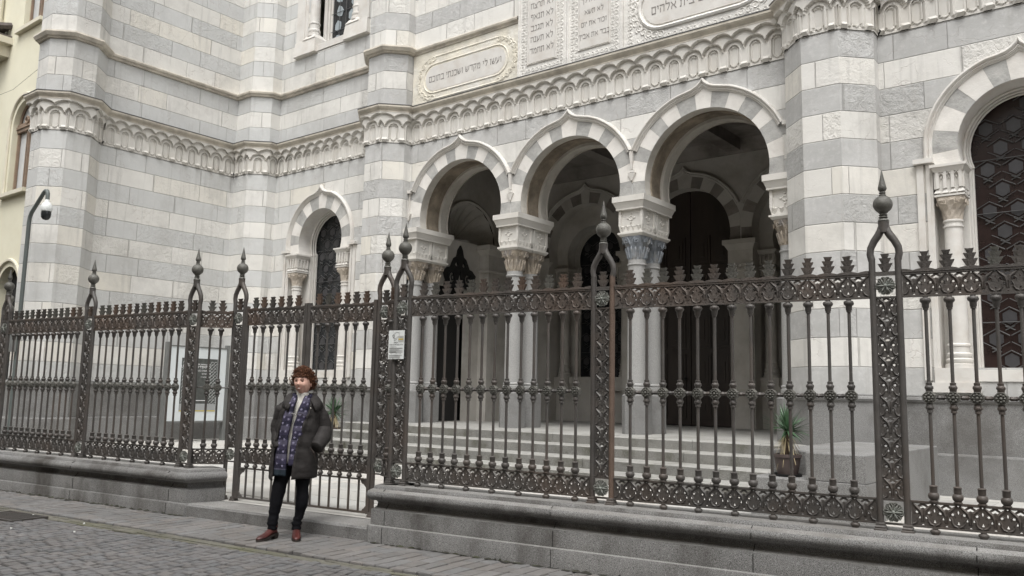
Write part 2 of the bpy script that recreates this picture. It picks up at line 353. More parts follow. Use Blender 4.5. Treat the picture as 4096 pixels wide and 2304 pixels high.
def hood(mb, cx, Y, curve, wd=.115, pr=.085, mi=0):
    prof = [(-.005, 0), (-.005, .03), (.0, .06), (.014, pr), (.034, pr+.006), (.052, pr-.012), (.058, .05), (.066, .05), (.078, .062), (.092, .05), (.096, .03), (wd, .025), (wd, 0)]
    rows = []
    for d, p in prof: rows.append([(cx+x, Y-p, z) for x, z in off2(curve, d*wd/.115)])
    n = len(curve); fs = []
    for i in range(len(prof)-1):
        for j in range(n-1): fs.append((i*n+j, i*n+j+1, (i+1)*n+j+1, (i+1)*n+j))
    mb.add([q for r in rows for q in r], fs, mi)
def rout(R, half, a, rise=.15):
    """radius of the inner hood edge in direction a, clipped to the pier half width"""
    r = R-.112
    if abs(cos(a)) > 1e-6: r = min(r, (half-.012)/abs(cos(a)))
    da = abs(a-pi/2)
    if da < .26: r += rise*.8*max(0, 1-da/.2)**1.6
    return r
def voussoirs(mb, cx, cz, r, R, half, Y, n, th=.006, depth=None, a0=-10):
    """alternate wedge blocks round the arch; 0 white 1 grey"""
    step = (180-2*a0)/n
    cut = [a0+step*k+(random.uniform(-.16, .16)*step if 0 < k < n else 0) for k in range(n+1)]
    for k in range(n):
        b0 = rad(cut[k]); b1 = rad(cut[k+1]); m = 7
        inn = [(cx+r*cos(b0+(b1-b0)*i/m), cz+r*sin(b0+(b1-b0)*i/m)) for i in range(m+1)]
        out = []
        for i in range(m+1):
            a = b0+(b1-b0)*i/m; q = rout(R, half, a); out.append((cx+q*cos(a), cz+q*sin(a)))
        g = .003
        mi = 0 if (k-(n//2)) % 2 == 0 else 1
        pts = inn+out[::-1]
        c = (sum(p[0] for p in pts)/len(pts), sum(p[1] for p in pts)/len(pts))
        pts = [(p[0]+(c[0]-p[0])*g/.3, p[1]+(c[1]-p[1])*g/.3) for p in pts]
        t = th+random.uniform(0, .004)
        mb.plate(pts, [], lambda u, v, q: (u, Y-t+(t+.004)*q, v), mi)
def soffit(mb, cx, cz, r, Y0, Y1, a0=-12, n=30, mi=0, mats=None):
    pts = arc(cx, cz, r, a0, 180-a0, n)
    for i in range(n):
        a, b = pts[i], pts[i+1]; q = mi if mats is None else mats[(i*13//n) % 2]
        mb.quad((a[0], Y0, a[1]), (a[0], Y1, a[1]), (b[0], Y1, b[1]), (b[0], Y0, b[1]), q)
ARX = (-11.88, -9.02, -6.16); ACZ, AR, AH, HALF = 5.33, 1.17, 1.57, 1.43
SPZ = 5.09; ADX = sqrt(AR**2-(ACZ-SPZ)**2); AA = -math.degrees(math.asin((ACZ-SPZ)/AR))
# window geometry
WCZ, WR, WH = 5.15, .83, 1.28
def win_hole(cx, zb=1.93):
    dx = sqrt(WR**2-(WCZ-4.87)**2); a = -math.degrees(math.asin((WCZ-4.87)/WR))
    return [(cx-1.17, zb), (cx+1.17, zb), (cx+1.17, 4.87), (cx+dx, 4.87)]+arc(cx, WCZ, WR, a, 180-a, 28)[1:-1]+[(cx-dx, 4.87), (cx-1.17, 4.87)]
WX = (-16.53, -1.37)
# --- banded walls
mb = MB()
walls(mb, PL_, 1.53, 7.07); walls(mb, PW_, 1.53, 7.07); walls(mb, PI_, 1.53, 7.07); walls(mb, PO_, 1.53, 7.07); walls(mb, PR_, 1.53, 7.07)
for cx, x0, x1 in ((WX[0], -18.46, -14.69), (WX[1], -3.24, 5)):
    mb.poly([(x0, 1.53), (x1, 1.53), (x1, 7.07), (x0, 7.07)], [win_hole(cx)[::-1]], lambda u, v: (u, YF, v))
porch_out = [(-13.41, 7.07), (-13.41, SPZ)]
for cx in ARX: porch_out += [(cx-ADX, SPZ)]+arc(cx, ACZ, AR, 180-AA, AA, 40)[1:-1]+[(cx+ADX, SPZ)]
porch_out += [(-4.62, SPZ), (-4.62, 7.07)]
mb.poly(porch_out, [], lambda u, v: (u, YF, v))
for path in (RUN_A, RUN_P, RUN_B): walls(mb, path, 7.9, 9.21)
for path in (PL_, PW_, PI_, PO_, PR_, RUN_P, [(-3.24, YF), (5, YF)]): walls(mb, path, 9.33, 14.5)
UW = -16.45
mb.poly([(-18.46, 9.33), (-14.69, 9.33), (-14.69, 14.5), (-18.46, 14.5)], [[(UW-.88, 10.22), (UW-.88, 14.4), (UW+.88, 14.4), (UW+.88, 10.22)]], lambda u, v: (u, YF, v))
part(mb, 'banded_wall', 'band', uv=True)
# --- granite base
for run in (RUN_A, RUN_B):
    mb = MB(); sweep(mb, run, [(.09, 0), (.09, .70), (.08, .72), (.025, .73), (.025, 1.42), (.05, 1.44), (.065, 1.47), (.05, 1.5), (.03, 1.51), (.03, 1.53), (0, 1.535)]); part(mb, 'granite_base', 'granite')
# --- lower cornice with interlaced blind arches
P_ = .3746
def fd(x, v):
    """relief depth of one arcade cell; x from the cell centre, v above the frieze foot"""
    ax = abs(x); h = P_/2; d = .014
    q = math.hypot(x, max(0, v-.345)) if v > .345 else ax
    if v > .045:
        if .092 < q < .125 and v < .50: d = .042
        elif q <= .092:
            d = .0
            if .058 < q < .078 and v > .10: d = .024
    if ax > .135 and v < .38: d = max(d, .034)
    if ax > h-.05 and v < .10: d = .03+.05*max(0, 1-abs(v-.055)/.06)
    if ax < .05 and abs(v-.055-ax*.5) < .016: d = .03
    if v > .34:
        rA = math.hypot(x, v-.34)
        if rA > h-.004:
            rB = min(math.hypot(x-h, v-.41), math.hypot(x+h, v-.41))
            if rB < .238: d = .085+.012*(rB/.238)**2-.03*max(0, (rB-.15)/.09)
            else: d = .145
        elif q > .125: d = .034-.022*max(0, (rA-.12)/.067)
    return d
def frieze(mb, path):
    ms = miters(path); nv = 52
    for i in range(len(path)-1):
        A = Vector(path[i]); B = Vector(path[i+1]); L = (B-A).length
        if L < .12: continue
        n = max(1, round(L/(P_ if L > 1 else .5))); pw = L/n; nu = n*30
        pts = []
        for a in range(nu+1):
            f = a/nu; x = ((f*n) % 1-.5)*P_
            if a == nu: x = .5*P_
            if L < 1: x = (((f-.5)*L+P_/2) % P_)-P_/2
            mm = ms[i]*(1-f)+ms[i+1]*f
            base = A+(B-A)*f
            for b in range(nv+1):
                v = .68*b/nv; d = fd(x, v); pts.append((base.x+mm.x*d, base.y+mm.y*d, 7.07+v))
        fs = [(a*(nv+1)+b, (a+1)*(nv+1)+b, (a+1)*(nv+1)+b+1, a*(nv+1)+b+1) for a in range(nu) for b in range(nv)]
        mb.add(pts, fs)
CORN = [(.12, 7.735), (.15, 7.745), (.15, 7.765), (.135, 7.775), (.15, 7.80), (.19, 7.835), (.195, 7.85), (.205, 7.855), (.205, 7.90), (.195, 7.915), (0, 7.95)]
mb = MB()
for run in (RUN_A, RUN_P, RUN_B): frieze(mb, run)
part(mb, 'arched_frieze', 'pale')
mb = MB()
for run in (RUN_A, RUN_P, RUN_B): sweep(mb, run, CORN)
part(mb, 'cornice', 'trim')
mb = MB()
for run in (RUN_A, RUN_P, RUN_B): sweep(mb, run, [(.206, 7.896), (.214, 7.902), (.212, 7.916), (.19, 7.925), (.0, 7.958)])
part(mb, 'dark_cornice_edge', 'lead')  # dark strip standing for shade and wear along the cornice top
# --- upper string course
STR = [(0, 9.19), (.05, 9.2), (.055, 9.235), (.1, 9.26), (.11, 9.3), (.10, 9.325), (0, 9.36)]
mb = MB()
sweep(mb, RUN_A, STR); sweep(mb, [(-13.41, YF), (-10.3, YF)], STR)
for pth in (PL_, PO_): sweep(mb, pth, [(0, 9.2), (.1, 9.24), (.14, 9.31), (.13, 9.35), (0, 9.40)])
part(mb, 'string_course', 'trim'); mb = MB(); sweep(mb, RUN_B, STR); part(mb, 'string_course', 'trim')
# --- porch arches
for cx in ARX: mb = MB(); voussoirs(mb, cx, ACZ, AR, AH, HALF, YF, 15, a0=-11); part(mb, 'arch_voussoirs', ['wv', 'gv'])
mb = MB(); hc = hood_curve(AH, ACZ, HALF, None)
for cx in ARX: hood(mb, cx, YF, hc)
for x, z in [((ARX[0]+ARX[1])/2, 5.98), ((ARX[1]+ARX[2])/2, 5.98)]:
    mb.frustum(x-.012, x+.012, YF-.05, YF, 5.62, x-.04, x+.04, YF-.07, YF, z-.02)
    mb.frustum(x-.01, x+.01, YF-.03, YF, 5.40, x-.085, x+.085, YF-.05, YF, 5.54); mb.box(x-.05, x+.05, YF-.04, YF, 5.555, 5.6)
mb.box(-13.41, -13.30, YF-.09, YF, 5.92, 5.985); mb.frustum(-13.40, -13.38, YF-.05, YF, 5.3, -13.40, -13.32, YF-.05, YF, 5.45); mb.box(-13.395, -13.365, YF-.04, YF, 5.45, 5.92)
mb.box(-4.74, -4.62, YF-.09, YF, 5.92, 5.985)
part(mb, 'arch_hood_moulding', 'smooth', smooth=40)
for cx in ARX:
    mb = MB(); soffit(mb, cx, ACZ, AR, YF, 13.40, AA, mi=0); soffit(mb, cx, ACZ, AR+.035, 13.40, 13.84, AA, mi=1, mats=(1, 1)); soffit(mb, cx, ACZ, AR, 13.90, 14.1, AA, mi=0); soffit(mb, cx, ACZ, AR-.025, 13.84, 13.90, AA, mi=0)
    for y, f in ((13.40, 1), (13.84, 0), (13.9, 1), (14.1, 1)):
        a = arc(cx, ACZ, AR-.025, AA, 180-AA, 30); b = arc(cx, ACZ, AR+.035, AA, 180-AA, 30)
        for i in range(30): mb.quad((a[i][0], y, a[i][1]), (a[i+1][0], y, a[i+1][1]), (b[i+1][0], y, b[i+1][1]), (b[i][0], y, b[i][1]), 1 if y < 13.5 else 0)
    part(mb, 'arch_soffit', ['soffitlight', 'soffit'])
# --- porch interior
mb = MB(); YB = 18.2
mb.poly([(x, z) for x, z in porch_out][::-1], [], lambda u, v: (u, 14.1, v), flip=False)
mb.poly([(-13.41, 7.07), (-4.62, 7.07), (-4.62, 7.4), (-13.41, 7.4)], [], lambda u, v: (u, 14.1, v), flip=True)
bo = [(-13.41, 7.4), (-13.41, .77)]
for cx in ARX:
    bo += [(cx-ADX, .77), (cx-ADX, SPZ)]+arc(cx, ACZ, AR, 180-AA, AA, 32)[1:-1]+[(cx+ADX, SPZ), (cx+ADX, .77)]
bo += [(-4.62, .77), (-4.62, 7.4)]
mb.poly(bo, [], lambda u, v: (u, YB, v))
for cx in ARX:
    soffit(mb, cx, ACZ, AR, YB, YB+.4, AA)
    for sx in (-1, 1):
        x = cx+sx*ADX; mb.quad((x, YB, .77), (x, YB+.4, .77), (x, YB+.4, SPZ), (x, YB, SPZ))
for cx in (ARX[0], ARX[2]):
    mb.poly([(cx-1.3, .77), (cx+1.3, .77), (cx+1.3, 6.7), (cx-1.3, 6.7)], [win_hole(cx)[::-1]], lambda u, v: (u, YB+.4, v))
# end walls: doorways low in the left one, half dome above
EX = -13.41
mb.poly([(14.1, .77), (18.2, .77), (18.2, 7.4), (14.1, 7.4)], [[(14.25, .78), (14.25, 3.95), (15.15, 3.95), (15.15, .78)], [(16.9, .78), (16.9, 3.95), (17.8, 3.95), (17.8, .78)], arc(15.3, 5.12, 1.0, 0, 180, 24)], lambda u, v: (EX, u, v))
mb.quad((-4.62, 14.1, .77), (-4.62, 18.2, .77), (-4.62, 18.2, 7.4), (-4.62, 14.1, 7.4))
mb.box(EX, EX+.28, 15.75, 16.45, .77, 4.42); mb.box(EX, EX+.34, 15.69, 16.51, 4.42, 4.48); mb.box(EX, EX+.28, 15.75, 16.45, 4.48, 4.86); mb.frustum(EX, EX+.28, 15.75, 16.45, 4.86, EX, EX+.4, 15.62, 16.58, 4.98); mb.box(EX, EX+.42, 15.6, 16.6, 4.98, 5.09)
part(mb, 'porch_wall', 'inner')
mb = MB()                                     # fluted shell over the side doorway
nr, na = 8, 72
pts = []
for i in range(nr+1):
    t = i/nr
    for j in range(na+1):
        a = pi*j/na; fl = .035*abs(sin(a*9))*t
        pts.append((EX-.55*sqrt(max(0, 1-t*t))-fl+.0, 15.3+cos(a)*(t*1.0), 5.12+sin(a)*t*1.0))
mb.add(pts, [(i*(na+1)+j, (i+1)*(na+1)+j, (i+1)*(na+1)+j+1, i*(na+1)+j+1) for i in range(nr) for j in range(na)])
mb.quad((EX, 14.3, 5.12), (EX-.55, 14.3, 5.12), (EX-.55, 16.3, 5.12), (EX, 16.3, 5.12))
for a in range(10, 171, 15): mb.tube([(EX-.55*sqrt(max(0, 1-t*t))+.02, 15.3+cos(rad(a))*t, 5.12+sin(rad(a))*t) for t in (.2, .4, .6, .8, .93, .99)], [.012, .016, .02, .024, .026, .02], 6)
mb.tube([(EX+.02, 15.3+1.03*cos(rad(a)), 5.12+1.03*sin(rad(a))) for a in range(0, 181, 8)], .04, 6)
mb.lathe([(.0, 0), (.2, 0), (.22, .03), (.2, .08), (0, .1)], (EX-.25, 15.3, 5.12), 14)
part(mb, 'shell_niche', 'inner', smooth=60)
mb = MB(); mb.quad((-13.41, 14.1, 7.4), (-4.62, 14.1, 7.4), (-4.62, 18.2, 7.4), (-13.41, 18.2, 7.4))
mb.frustum(-13.41, -4.62, 17.85, 18.2, 7.4, -13.41, -4.62, 18.1, 18.2, 7.15)
for x in (-10.45, -7.59): mb.box(x-.16, x+.16, 14.1, 17.85, 7.12, 7.4)
mb.box(-13.41, -4.62, 14.1, 14.35, 7.18, 7.4)
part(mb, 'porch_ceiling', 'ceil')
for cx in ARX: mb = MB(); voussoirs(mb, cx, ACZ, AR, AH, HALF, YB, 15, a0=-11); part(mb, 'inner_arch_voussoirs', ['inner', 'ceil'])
mb = MB()
for cx in ARX: hood(mb, cx, YB, hc)
part(mb, 'inner_hood_moulding', 'inner')
for x in (-13.31, -10.45, -7.59, -4.73):
    mb = MB(); mb.box(x-.4, x+.4, YB-.16, YB+.02, 4.98, 5.09); mb.frustum(x-.3, x+.3, YB-.06, YB, 4.85, x-.37, x+.37, YB-.13, YB, 4.98); mb.box(x-.3, x+.3, YB-.06, YB, 4.42, 4.85); mb.box(x-.33, x+.33, YB-.1, YB, 4.36, 4.42)
    mb.box(x-.26, x+.26, YB-.05, YB, .77, 4.36)
    for i in range(5): mb.frustum(x-.26+i*.11-.02, x-.26+i*.11+.1, YB-.1, YB-.05, 4.52, x-.26+i*.11+.03, x-.26+i*.11+.05, YB-.07, YB-.05, 4.44)
    part(mb, 'inner_arch_pilaster', 'inner')
for y0, ms in ((14.95, 1), (17.3, 1)):        # wrought crests over the side doorways
    mb = MB(); f = lambda u, v, k: (EX+.06-.05*k, y0+u, v)
    out = [(-.55, 3.95), (.55, 3.95), (.5, 4.1), (.58, 4.3), (.44, 4.42), (.34, 4.44), (.22, 4.66), (.12, 4.72), (.08, 4.88), (0, 5.0), (-.08, 4.88), (-.12, 4.72), (-.22, 4.66), (-.34, 4.44), (-.44, 4.42), (-.58, 4.3), (-.5, 4.1)]
    holes = [[(sx*.28+.1*cos(rad(a)), 4.18+.13*sin(rad(a))) for a in range(0, 360, 36)] for sx in (-1, 1)]+[[(0, 4.02), (.06, 4.15), (0, 4.4), (-.06, 4.15)]]+[[(sx*.12, 4.45), (sx*.2, 4.5), (sx*.12, 4.62), (sx*.07, 4.5)] for sx in (-1, 1)]+[[(sx*.44, 4.05), (sx*.47, 4.2), (sx*.42, 4.3), (sx*.41, 4.15)] for sx in (-1, 1)]
    mb.plate(out, holes, f)
    for sx in (-1, 1): mb.tube([f(sx*.28+.045*cos(rad(a)), 4.18+.06*sin(rad(a)), 0) for a in range(0, 360, 40)], .02, 5, closed=True)
    part(mb, 'iron_door_crest', 'wrought')
for a, b in ((14.25, 15.15), (16.9, 17.8)): mb = MB(); mb.box(EX-.2, EX-.12, a, b, .78, 3.95); part(mb, 'side_doorway', 'dark')
mb = MB()
mb.quad((-30, 9.6, 14.45), (-19.45, 9.6, 14.45), (-19.45, 24, 14.45), (-30, 24, 14.45)); mb.quad((-19.5, YF, 14.45), (5, YF, 14.45), (5, 24, 14.45), (-19.5, 24, 14.45)); mb.quad((-30, 24, 0), (5, 24, 0), (5, 24, 14.5), (-30, 24, 14.5)); mb.quad((5, YF, 0), (5, 24, 0), (5, 24, 14.5), (5, YF, 14.5))
mb.quad((-13.44, 14.1, 7.45), (-4.6, 14.1, 7.45), (-4.6, 18.3, 7.45), (-13.44, 18.3, 7.45)); mb.quad((EX-.6, YF+.3, 0), (EX-.6, 18.3, 0), (EX-.6, 18.3, 7.5), (EX-.6, YF+.3, 7.5))
part(mb, 'light_blocking_shell', 'dark')  # unseen dark roof and walls added to keep sky light from leaking in
# double door
def door_leaf(sx):
    m = MB(); x0, x1 = (ARX[1]-1.15, ARX[1]-.012) if sx < 0 else (ARX[1]+.012, ARX[1]+1.15); Y = YB+.32
    m.box(x0, x1, Y, Y+.08, .79, 5.05)
    out = [(x0, 5.05), (x1, 5.05)]+[(p[0], p[1]) for p in arc(ARX[1], ACZ, AR+.02, 0, 90, 12) ][::1] if sx > 0 else [(x0, 5.05), (x1, 5.05)]+arc(ARX[1], ACZ, AR+.02, 90, 180, 12)
    if sx > 0: out = [(x0, 5.05), (x1, 5.05)]+arc(ARX[1], ACZ, AR+.02, 0, 89.4, 12)
    else: out = [(x0, 5.05), (x1, 5.05)]+arc(ARX[1], ACZ, AR+.02, 90.6, 180, 12)
    m.plate(out, [], lambda u, v, k: (u, Y+.01+.06*k, v))
    for z0, z1 in ((.95, 1.5), (1.62, 2.5), (2.62, 3.5), (3.62, 4.5), (4.62, 5.35)):
        for q in (0, 1):
            a = x0+.1+q*(x1-x0-.12)/2; b = a+(x1-x0-.12)/2-.1
            m.frustum(a, b, Y-.03, Y, z0, a, b, Y-.03, Y, z1); m.box(a+.06, b-.06, Y-.045, Y-.03, z0+.08, z1-.08)
            m.box(a+.14, b-.14, Y-.065, Y-.045, z0+.2, z1-.2)
    return m
dr = part(door_leaf(-1), 'door', 'wood'); part(door_leaf(1), 'door', 'wood')
mb = MB(); mb.lathe([(0, 0), (.03, 0), (.04, .03), (.03, .06), (0, .07)], (0, 0, 0), 8); mb.v = [Vector((ARX[1]-.12+v.x, YB+.28-v.z, 1.9+v.y)) for v in mb.v]
h_ = mb.build('door_handle', 'wrought'); h_.parent = dr
# --- columns of the porch (front and back shaft share one capital block)
def quatrefoil(m, T):
    q = MB(T)
    q.tube([(.045*cos(rad(a)), 0, .045*sin(rad(a))) for a in range(0, 360, 45)], .011, 5, closed=True)
    for a in range(0, 360, 90): q.sphere((.07*cos(rad(a)), 0, .085*sin(rad(a))), .02, 6, 4)
    m.add(q.v, q.f)
def make_column():
    sh = MB()
    for y in (13.38, 13.92):
        sh.lathe([(.205, 1.47), (.205, 1.60), (.185, 1.615), (.2, 1.63), (.2, 1.65), (.178, 1.67), (.166, 3.82), (.185, 3.83), (.185, 3.85), (.166, 3.86), (.166, 3.93)], (0, y, 0), 24)
    root = sh.build('arcade_column', 'column', smooth=35)
    b = MB()
    for y in (13.38, 13.92):
        b.lathe([(.27, .77), (.27, 1.45), (.24, 1.475)], (0, y, 0), 8, rot=pi/8)
    kids = [b.build('pedestal', 'granite')]
    b = MB()
    b.box(-.335, .335, 13.03, 14.27, 4.985, 5.09); b.frustum(-.28, .28, 13.09, 14.21, 4.87, -.325, .325, 13.04, 14.26, 4.985); b.box(-.285, .285, 13.085, 14.215, 4.845, 4.87)
    for y in (13.38, 13.92):
        b.box(-.225, .225, y-.225, y+.225, 4.42, 4.845)
        for sx in (-1, 1):
            for sy in (-1, 1):
                b.box(min(sx*.20, sx*.25), max(sx*.20, sx*.25), min(y+sy*.20, y+sy*.25), max(y+sy*.20, y+sy*.25), 4.55, 4.84); b.frustum(sx*.225-.003, sx*.225+.003, y+sy*.225-.003, y+sy*.225+.003, 4.44, sx*.225-.025, sx*.225+.025, y+sy*.225-.025, y+sy*.225+.025, 4.55)
        for i in range(4):
            u = -.165+i*.11
            for s in (-1, 1):
                b.add([(u-.055, y+s*.226, 4.55), (u+.055, y+s*.226, 4.55), (u, y+s*.226, 4.44), (u, y+s*.262, 4.53)], [(0, 3, 2), (3, 1, 2), (0, 1, 3)] if s > 0 else [(0, 2, 3), (3, 2, 1), (0, 3, 1)])
                b.add([(s*.226, y+u-.055, 4.55), (s*.226, y+u+.055, 4.55), (s*.226, y+u, 4.44), (s*.262, y+u, 4.53)], [(0, 3, 2), (3, 1, 2), (0, 1, 3)] if s < 0 else [(0, 2, 3), (3, 2, 1), (0, 3, 1)])
        for T in (Matrix.Translation((0, y-.228, 4.69)), Matrix.Translation((.228, y, 4.69)) @ Matrix.Rotation(pi/2, 4, 'Z'), Matrix.Translation((-.228, y, 4.69)) @ Matrix.Rotation(pi/2, 4, 'Z')): quatrefoil(b, T)
        b.box(-.265, .265, y-.265, y+.265, 4.395, 4.425); b.frustum(-.225, .225, y-.225, y+.225, 4.355, -.26, .26, y-.26, y+.26, 4.395)
    kids.append(b.build('impost_block', 'pale'))
    c = MB(); rnd = random.Random(3)
    for y in (13.38, 13.92):
        rings = []
        for t, (r, q, z) in enumerate(((.168, 0, 3.93), (.175, 0, 4.0), (.18, .1, 4.1), (.195, .35, 4.2), (.215, .7, 4.28), (.225, 1, 4.33), (.225, 1, 4.356))):
            ring = []
            for j in range(32):
                a = 2*pi*j/32; rs = r/max(abs(cos(a)), abs(sin(a)))*.98; rr = r*(1-q)+min(rs, r*1.3)*q
                rr += (.014*sin(a*8) if t in (1, 2) else .016*sin(a*12+t) if t in (3, 4) else 0)
                ring.append((rr*cos(a), y+rr*sin(a), z))
            rings.append(ring)
        c.loft(rings)
        for k in range(16):
            a = 2*pi*k/16; c.tube([(.172*cos(a), y+.172*sin(a), 3.96), (.19*cos(a), y+.19*sin(a), 4.06), (.215*cos(a), y+.215*sin(a), 4.14), (.205*cos(a), y+.205*sin(a), 4.165)], [.016, .02, .018, .008], 5)
        for f in range(4):
            Rz = Matrix.Translation((0, y, 4.27)) @ Matrix.Rotation(pi/2*f, 4, 'Z') @ Matrix.Translation((0, -.225, 0)); q = MB(Rz)
            for s in (-1, 1):
                q.tube([(s*(.115+.05*k2*cos(rad(a))), -.0, .05*k2*sin(rad(a))) for a, k2 in ((200, .2), (120, .55), (30, .75), (-60, .9), (-150, 1.), (-230, 1.1))], .012, 5)
                q.tube([(s*.02, 0, -.06), (s*.04, -.012, .0), (s*.075, -.01, .06)], .012, 5)
            c.add(q.v, q.f)
    kids.append(c.build('capital', 'capital', smooth=50))
    for k in kids: k.parent = root
    return root
col0 = make_column()
for i, x in enumerate((-13.31, -10.45, -7.59, -4.73)):
    o = col0 if i == 0 else copy_tree(col0)
    o.parent = SYN; o.location = (x-SYN.location.x, -SYN.location.y, 0)
    if i == 2:
        for ch in list(scene.objects):
            if ch.parent == o and ch.name.startswith('capital'):
                ch.data = ch.data.copy(); ch.data.materials[0] = M['bluecap']; ch['label'] = 'blue grey carved column capital'
# --- windows
M['wincap'] = stone('pinkish_capital_stone', (.50, .44, .37), .15, 9., .85, .5, 45., stain=(.34, .30, .26), stsc=6., stamt=.5)
def make_window(cx, Y, hoodon, red=False, name='arched_window', shade='smooth'):
    fr = MB()                                    # frame: niches, jambs, soffit
    dx = sqrt(WR**2-(WCZ-4.87)**2); a = -math.degrees(math.asin((WCZ-4.87)/WR)); YG = Y+.55
    soffit(fr, cx, WCZ, WR, Y, YG, a)
    for s in (-1, 1):
        X = lambda d: cx+s*d
        q = (lambda *p: fr.quad(*p)) if s > 0 else (lambda *p: fr.quad(*p[::-1]))
        q((X(1.17), Y, 1.93), (X(1.17), Y, 4.87), (X(1.17), Y+.34, 4.87), (X(1.17), Y+.34, 1.93))
        q((X(dx), Y+.34, 1.93), (X(1.17), Y+.34, 1.93), (X(1.17), Y+.34, 4.87), (X(dx), Y+.34, 4.87))
        q((X(dx), Y+.34, 1.93), (X(dx), Y+.34, 4.87), (X(dx), YG, 4.87), (X(dx), YG, 1.93))
        q((X(dx), Y, 4.87), (X(1.17), Y, 4.87), (X(1.17), Y+.34, 4.87), (X(dx), Y+.34, 4.87))
        for d, w2, y2 in ((.76, .02, .36), (.735, .02, .42), (.71, .02, .48)): fr.box(min(X(d), X(d+w2+.06)), max(X(d), X(d+w2+.06)), Y+y2, Y+y2+.05, 1.93, 4.95)
        if hoodon:
            for d0, d1, p in ((1.17, 1.205, .02), (1.205, 1.26, .035), (1.29, 1.385, .04)): fr.box(min(X(d0), X(d1)), max(X(d0), X(d1)), Y-p, Y+.01, 1.75, 4.92)
            fr.box(min(X(1.15), X(1.42)), max(X(1.15), X(1.42)), Y-.10, Y+.01, 4.93, 5.0)
        fr.box(min(X(.72), X(1.24)), max(X(.72), X(1.24)), Y-.1, Y+.33, 1.72, 1.925); fr.box(min(X(.68), X(1.28)), max(X(.68), X(1.28)), Y-.12, Y+.01, 1.58, 1.72)
    fr.box(cx-.72, cx+.72, Y-.02, YG+.1, 1.74, 1.90)
    for d0, r_ in ((.0, WR-.02), (.05, WR-.045), (.1, WR-.07)):
        A = arc(cx, WCZ, r_, a, 180-a, 30)
        fr.tube([(p[0], Y+.38+d0, p[1]) for p in A], .022, 5)
    root = part(fr, name, shade)
    g = MB()
    out = [(cx-dx, 1.90), (cx+dx, 1.90)]+arc(cx, WCZ, WR, a, 180-a, 26)
    g.poly(out, [], lambda u, v: (u, YG, v))
    gl = g.build('window_glass', 'redglass' if red else 'blackglass'); 
    l = MB(); pw, ph = .36, .312; r = .165
    for row in range(-1, 16):
        for c_ in range(-3, 4):
            hx = c_*pw+(.18 if row % 2 else 0); hz = 2.05+row*ph
            ins = abs(hx) < .70 and hz > 1.98 and (hz < WCZ-.05 or math.hypot(hx, hz-WCZ) < .70)
            if not ins: continue
            hexp = [(cx+hx+r*.62*cos(rad(a2)), hz+r*.66*sin(rad(a2))) for a2 in range(30, 390, 60)]
            l.plate(hexp, [], lambda u, v, k: (u, YG-.012+.01*k, v), 1)
            for a2 in (30, 150, 270):
                pass
            l.tube([(cx+hx-.17, YG-.02, hz+.045), (cx+hx, YG-.02, hz+.145), (cx+hx+.17, YG-.02, hz+.045)], .0085, 4, 0)
            l.tube([(cx+hx-.06, YG-.02, hz-.19), (cx+hx+.06, YG-.02, hz-.13)], .008, 4, 0); l.tube([(cx+hx-.06, YG-.02, hz-.13), (cx+hx+.06, YG-.02, hz-.19)], .008, 4, 0)
            if red: l.tube([(cx+hx-.17, YG-.02, hz-.045), (cx+hx, YG-.02, hz-.145), (cx+hx+.17, YG-.02, hz-.045)], .006, 4, 0)
    for z in (2.6, 3.4, 4.2, 5.0): l.tube([(cx-.72, YG-.03, z), (cx+.72, YG-.03, z)], .008, 4, 0)
    la = l.build('window_lattice', ['lead', 'greyglass'])
    kids = [gl, la]
    for s in (-1, 1):
        k = MB(); cp = MB(); x = cx+s*.95; y = Y+.1
        k.lathe([(.19, 1.925), (.19, 1.98), (.165, 1.99), (.18, 2.02), (.18, 2.05), (.15, 2.07), (.165, 2.10), (.165, 2.13), (.14, 2.15), (.14, 2.23), (.152, 2.24), (.152, 2.26), (.133, 2.28), (.122, 3.95), (.138, 3.96), (.138, 3.985), (.122, 3.99), (.122, 4.03), (.138, 4.04), (.138, 4.06), (.122, 4.07)], (x, y, 0), 18)
        rings = []
        for t, (r2, q, z) in enumerate(((.124, 0, 4.065), (.13, 0, 4.13), (.14, .1, 4.21), (.165, .5, 4.28), (.185, 1, 4.34), (.185, 1, 4.395))):
            ring = []
            for j in range(28):
                aa = 2*pi*j/28; rs = r2/max(abs(cos(aa)), abs(sin(aa))); rr = r2*(1-q)+min(rs, r2*1.34)*q+(.009*sin(aa*9+t*2) if 0 < t < 5 else 0)
                ring.append((x+rr*cos(aa), y+rr*sin(aa), z))
            rings.append(ring)
        cp.loft(rings, 1)
        for f in range(4):
            q = MB(Matrix.Translation((x, y, 4.31)) @ Matrix.Rotation(pi/2*f, 4, 'Z') @ Matrix.Translation((0, -.185, 0)))
            for s2 in (-1, 1): q.tube([(s2*(.09+.04*k2*cos(rad(a2))), 0, .04*k2*sin(rad(a2))) for a2, k2 in ((200, .2), (100, .6), (-20, .85), (-140, 1.), (-230, 1.1))], .01, 4, 1)
            cp.add(q.v, q.f, 1)
        cp.box(x-.2, x+.2, y-.2, y+.2, 4.40, 4.425); cp.box(x-.165, x+.165, y-.165, y+.165, 4.425, 4.80)
        for f in range(4):
            q = MB(Matrix.Translation((x, y, 0)) @ Matrix.Rotation(pi/2*f, 4, 'Z'))
            for i in range(4):
                u = -.15+i*.1; q.box(u-.022, u+.022, -.2, -.165, 4.52, 4.76); q.frustum(u-.045, u+.045, -.2, -.165, 4.45, u-.006, u+.006, -.17, -.165, 4.52)
                if i < 3: q.tube([(u+.025, -.19, 4.72), (u+.05, -.19, 4.76), (u+.075, -.19, 4.72)], .012, 4); q.sphere((u+.05, -.178, 4.68), (.012, .02, .025), 4, 3)
            cp.add(q.v, q.f, 0)
